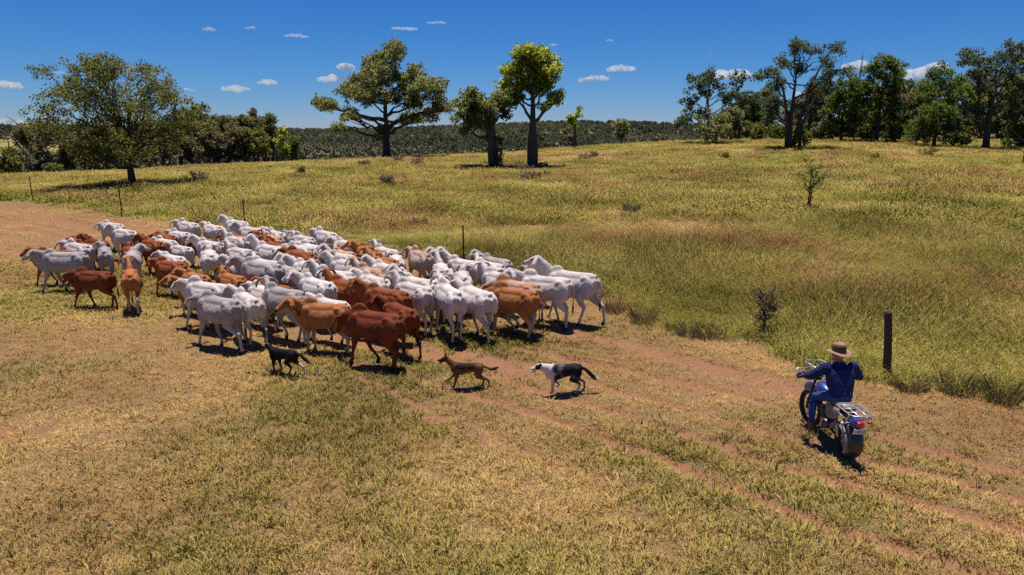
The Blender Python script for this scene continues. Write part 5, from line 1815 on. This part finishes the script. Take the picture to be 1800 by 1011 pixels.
tubes('front_rack', 'steel', [[(1.06, .15, zr), (1.30, .17, zr + .02), (1.34, .14, zr + .02), (1.34, -.14, zr + .02), (1.30, -.17, zr + .02), (1.06, -.15, zr), (1.04, 0, zr), (1.06, .15, zr)], [(1.05, .05, zr), (1.34, .05, zr + .02)], [(1.05, -.05, zr), (1.34, -.05, zr + .02)], [(1.18, .16, zr + .01), (1.18, -.16, zr + .01)],
                              [(1.10, .13, zr), (1.07, .09, .98)], [(1.10, -.13, zr), (1.07, -.09, .98)], [(1.06, .15, zr), (1.05, .16, zr + .07), (1.30, .175, zr + .08), (1.345, .13, zr + .08), (1.345, -.13, zr + .08), (1.30, -.175, zr + .08), (1.05, -.16, zr + .07), (1.06, -.15, zr)]], .008)
for s in (1, -1):
    tubes('foot_peg', 'black', [[(.52, s * .10, .29), (.52, s * .26, .285)]], .017)

# ---------------------------------------------------------------- rider
skin = NT('sunburnt_skin')
co = skin.coord()
bc = skin.attr('skincol', 'GEOMETRY', 0)
nn = skin.noise(40, 3, .6, co)
skin_mat = skin.out(skin.mix(skin.math('MULTIPLY', nn, .3), bc, (.30, .12, .08)), .5, 0, skin.bump(nn, .2, .004), .35)


def cloth(name, a, b, worn=None, scale=8.):
    t = NT(name)
    co = t.coord()
    n1, n2 = t.noise(scale, 4, .6, co), t.noise(130, 2, .5, co)
    c = t.mix(n1, a, b)
    if worn:
        c = t.mix(t.math('MULTIPLY', t.ramp(t.noise(5.5, 3, .6, co), .52, .68), .55), c, worn)
    h_ = t.math('ADD', t.math('MULTIPLY', t.noise(11, 3, .6, co), 1.0), t.math('MULTIPLY', n2, .12))
    return t.out(c, .85, 0, t.bump(h_, .9, .045), .15)


shirt_mat = cloth('navy_drill', (.012, .017, .075), (.026, .036, .15))
jean_mat = cloth('blue_denim', (.02, .05, .17), (.04, .095, .28), (.13, .22, .46), 12)
boot_mat = simple_mat('brown_boot_leather', (.075, .04, .025), .5, 0, .3, 12, bump=.3)
hat_mat = simple_mat('tan_felt', (.29, .175, .105), .85, 0, .12, 14, bump=.3)
band_mat = simple_mat('dark_hat_crown', (.075, .045, .033), .8, 0, .2, 14, bump=.3)
belt_mat = simple_mat('dark_belt', (.03, .02, .015), .5, 0, .2, 14)
hair_mat = simple_mat('grey_hair', (.34, .30, .27), .8, 0, .2, 60, bump=.5)

PEL = Vector((.30, 0, .965))
CH = Vector((.375, 0, 1.27))
NK = Vector((.425, 0, 1.475))
HEAD = Vector((.475, .008, 1.60))
HY = .75                                     # head turned to his left
hf = Vector((math.cos(HY), math.sin(HY), -.06)).normalized()
hsd = Vector((-math.sin(HY), math.cos(HY), 0))
hup = hf.cross(hsd)
SH = {1: Vector((.40, .225, 1.40)), -1: Vector((.42, -.225, 1.40))}
EL = {1: Vector((.56, .40, 1.20)), -1: Vector((.55, -.42, 1.19))}
WR = {1: Vector((.825, .365, 1.11)), -1: Vector((.825, -.365, 1.11))}
HIP = {s: Vector((.31, s * .105, .93)) for s in (1, -1)}
KN = {1: Vector((.66, .27, .80)), -1: Vector((.66, -.25, .80))}
AN = {1: Vector((.50, .34, .37)), -1: Vector((.47, -.26, .37))}
TOE = {1: Vector((.66, .43, .255)), -1: Vector((.68, -.29, .29))}


def body_pieces(mb, grow, parts):
    g = grow
    if 'torso' in parts:
        mb.sweep([PEL + Vector((0, 0, -.02)), PEL + Vector((.0, 0, .08)), PEL.lerp(CH, .5), CH, CH.lerp(NK, .45), NK - Vector((0, 0, .045)), NK], [(.165 + g, .125 + g), (.165 + g, .125 + g), (.18 + g * 1.5, .135 + g * 1.4), (.205 + g * 1.2, .14 + g), (.20 + g, .125 + g), (.11 + g, .075 + g), (.062 + g, .06 + g)], 18, up=(1, 0, 0), sup=2.3)
        for s in (1, -1):
            mb.ball(SH[s], .072 + g)
    if 'pelvis' in parts:
        mb.sweep([PEL + Vector((0, 0, .07)), PEL, PEL - Vector((0, 0, .07)), PEL - Vector((-.02, 0, .11))], [(.165 + g, .125 + g), (.178 + g, .145 + g), (.175 + g, .15 + g), (.13 + g, .12 + g)], 18, up=(1, 0, 0))
    for s in (1, -1):
        if 'arms' in parts:
            mb.sweep([SH[s].lerp(CH, .12), SH[s], SH[s].lerp(EL[s], .5), EL[s], EL[s].lerp(WR[s], .45), WR[s]], [.062 + g, .066 + g, .055 + g * 1.15, .047 + g * 1.1, .043 + g, .030 + g * .85], 12)
        if 'legs' in parts:
            mb.sweep([HIP[s], HIP[s].lerp(KN[s], .35), HIP[s].lerp(KN[s], .8), KN[s], KN[s].lerp(AN[s], .25), KN[s].lerp(AN[s], .6), AN[s]], [.092 + g, .086 + g, .064 + g, .06 + g, .058 + g, .048 + g * 1.1, .038 + g * 1.4], 14)


mb = MB()
body_pieces(mb, -.012, ('torso', 'pelvis', 'arms', 'legs'))
mb.sweep([NK - Vector((.01, 0, .06)), NK + Vector((.01, 0, .0)), HEAD - Vector((.01, 0, .03))], [.062, .058, .058], 12)
for d, z, r_ in ((-.01, .03, (.095, .077, .10)), (.015, -.035, (.078, .066, .085))):
    mb.ball(HEAD + hf * d + hup * z, r_, 14, 10, Matrix.Rotation(HY, 3, 'Z'))
mb.ball(HEAD + hf * .06 - hup * .085, (.04, .045, .03), 10, 7, Matrix.Rotation(HY, 3, 'Z'))
mb.sweep([HEAD + hf * .078 + hup * .015, HEAD + hf * .102 - hup * .022, HEAD + hf * .085 - hup * .035], [.013, .018, .012], 8)
mb.sweep([HEAD + hf * .078 + hsd * .04 + hup * .022, HEAD + hf * .09 + hup * .026, HEAD + hf * .078 - hsd * .04 + hup * .022], .010, 6)
for s in (1, -1):
    mb.ball(HEAD + hsd * s * .08 - hup * .01 - hf * .012, (.022, .012, .034), 8, 6, Matrix.Rotation(HY, 3, 'Z'))
    g0 = WR[s]
    gp = Vector((GX_ + .002, s * .352, GZ_))
    palm = g0.lerp(gp, .62) + Vector((0, 0, .022))
    mb.sweep([g0 - (EL[s] - g0).normalized() * -.02, g0, palm, palm + Vector((.025, 0, .0))], [(.026, .026), (.036, .022), (.046, .021), (.044, .018)], 10, up=(0, 0, 1))
    for k in range(4):     # fingers closed over the grip
        y0 = s * (.352 - .033 + k * .022)
        L = (.9, 1.0, .97, .8)[k if s < 0 else 3 - k]
        b0 = Vector((palm.x + .02, y0, palm.z + .004))
        mb.sweep([b0, Vector((GX_ + .022 * L, y0, GZ_ + .030)), Vector((GX_ + .036 * L, y0, GZ_ + .008)), Vector((GX_ + .024 * L, y0, GZ_ - .022)), Vector((GX_ + .002, y0, GZ_ - .027))], [.0115, .0115, .011, .010, .009], 8)
    mb.sweep([palm + Vector((-.01, -s * .035, -.004)), Vector((GX_ - .022, s * .30, GZ_ - .004)), Vector((GX_ - .012, s * .285, GZ_ - .026))], [.014, .012, .0095], 8)
body = remeshed('person_body', mb, .0085, 2, .4)
V = verts_np(body)
c = np.tile(np.array([.40, .19, .125]), (len(V), 1))
c = blend(c, smooth(.10, .05, ln(V, HEAD + hf * .07 - hup * .075)), (.42, .36, .32))      # grey stubble
for s in (1, -1):
    c = blend(c, smooth(.014, .009, ln(V, HEAD + hf * .078 + hsd * s * .032 + hup * .008)), (.03, .02, .02))
c = blend(c, smooth(.022, .012, seg_dist(V, HEAD + hf * .085 + hsd * .02 - hup * .06, HEAD + hf * .085 - hsd * .02 - hup * .06)), (.26, .09, .07))
set_attr(body, 'skincol', np.c_[c, np.ones(len(V))], 'FLOAT_COLOR')
person = link('person', body, skin_mat)
person.location = bp
person.rotation_euler = (0, 0, math.pi / 2 + PHI)
person.scale = (BS, BS, BS)
tag(person, 'rider in navy shirt, blue jeans and wide brimmed hat on the motorcycle', 'person')
mb = MB()
body_pieces(mb, .024, ('torso', 'arms'))
mb.sweep([NK - Vector((.015, 0, .05)), NK + Vector((-.012, 0, .022))], [(.082, .084), (.076, .078)], 14)
for s in (1, -1):
    mb.sweep([WR[s].lerp(EL[s], .12), WR[s].lerp(EL[s], -.06)], [.046, .044], 12)
    mb.sweep([SH[s].lerp(NK, .6) + Vector((-.03, 0, -.03)), SH[s] + Vector((-.05, s * .02, -.10)), CH + Vector((-.11, s * .10, -.10)), PEL + Vector((-.115, s * .09, .10))], [.03, .036, .03, .02], 8)
link('shirt', remeshed('shirt', mb, .011, 2, .4), shirt_mat, person)
mb = MB()
body_pieces(mb, .009, ('pelvis', 'legs'))
link('jeans', remeshed('jeans', mb, .011, 2, .4), jean_mat, person)
mb = MB()
mb.sweep([PEL + Vector((0, 0, .045)), PEL + Vector((0, 0, .082))], [(.186, .148), (.186, .148)], 24, up=(1, 0, 0))
bl = mb.build('belt', belt_mat, person)
mb = MB()
for a in (-.5, 0, .5):
    mb.box((PEL.x - .149 * math.cos(a * 1.1), .19 * math.sin(a), PEL.z + .063), (.012, .014, .052))
lp = mb.build('belt_loops', jean_mat, bl)
lp['kind'] = 'stuff'
for s in (1, -1):
    mb = MB()
    a_ = AN[s]
    d = (TOE[s] - a_)
    d.z = 0
    d.normalize()
    sole = a_ + Vector((0, 0, -.09))
    mb.sweep([a_ + Vector((0, 0, .05)), a_, a_ + Vector((0, 0, -.05)), sole + d * .01], [.058, .05, .048, .045], 12)
    mb.sweep([sole - d * .055, sole - d * .03, sole + d * .05, sole + d * .13, sole + d * .185, sole + d * .205], [(.03, .03), (.04, .042), (.045, .045), (.05, .036), (.042, .028), (.02, .018)], 12)
    link('boot', remeshed('boot', mb, .009, 2, .4), boot_mat, person)
mb = MB()
hr = HEAD + hup * .02
for k in range(1):
    mb.ball(HEAD - hf * .022 + hup * .015, (.092, .083, .085), 14, 10, Matrix.Rotation(HY, 3, 'Z'))
link('hair', mb.mesh('hair'), hair_mat, person)
# hat: dished brim, pinched crown, dark wide band
HC = HEAD + hup * .058
HS = 1.12
hrx = Matrix.Rotation(HY - .35, 3, 'Z') @ Matrix.Rotation(-.05, 3, 'Y')


def hat_ring(rx, ry, z, dip=0., pinch=0.):
    out = []
    for k in range(28):
        a = 2 * math.pi * k / 28
        x, y = HS * rx * math.cos(a), HS * ry * math.sin(a)
        zz = z - dip * math.cos(a) ** 2 + dip * .9 * math.sin(a) ** 2 - pinch * max(0, math.cos(a)) ** 2
        out.append(HC + hrx @ Vector((x, y, zz)))
    return out


def loft(name, rings, mat, parent, closed_top=False):
    mb = MB()
    n = len(rings[0])
    vs = [p for r_ in rings for p in r_]
    fs = [(i * n + k, i * n + (k + 1) % n, (i + 1) * n + (k + 1) % n, (i + 1) * n + k) for i in range(len(rings) - 1) for k in range(n)]
    if closed_top:
        fs.append(tuple((len(rings) - 1) * n + k for k in range(n)))
    mb.add(vs, fs)
    return mb.build(name, mat, parent)


hat = loft('hat', [hat_ring(.098, .083, -.006), hat_ring(.14, .125, -.012, .006), hat_ring(.185, .172, -.016, .026), hat_ring(.192, .18, -.013, .029), hat_ring(.185, .172, -.008, .026), hat_ring(.14, .125, -.002, .006), hat_ring(.104, .088, .008),
                   hat_ring(.100, .085, .09), hat_ring(.092, .078, .135, 0, .012), hat_ring(.080, .066, .150, 0, .018), hat_ring(.058, .045, .142, 0, .02), hat_ring(.030, .022, .122, 0, .02)], hat_mat, person, True)
loft('hat_band', [hat_ring(.1065, .0905, .006), hat_ring(.1065, .0905, .030), hat_ring(.1045, .089, .075), hat_ring(.1015, .0865, .098)], band_mat, hat)
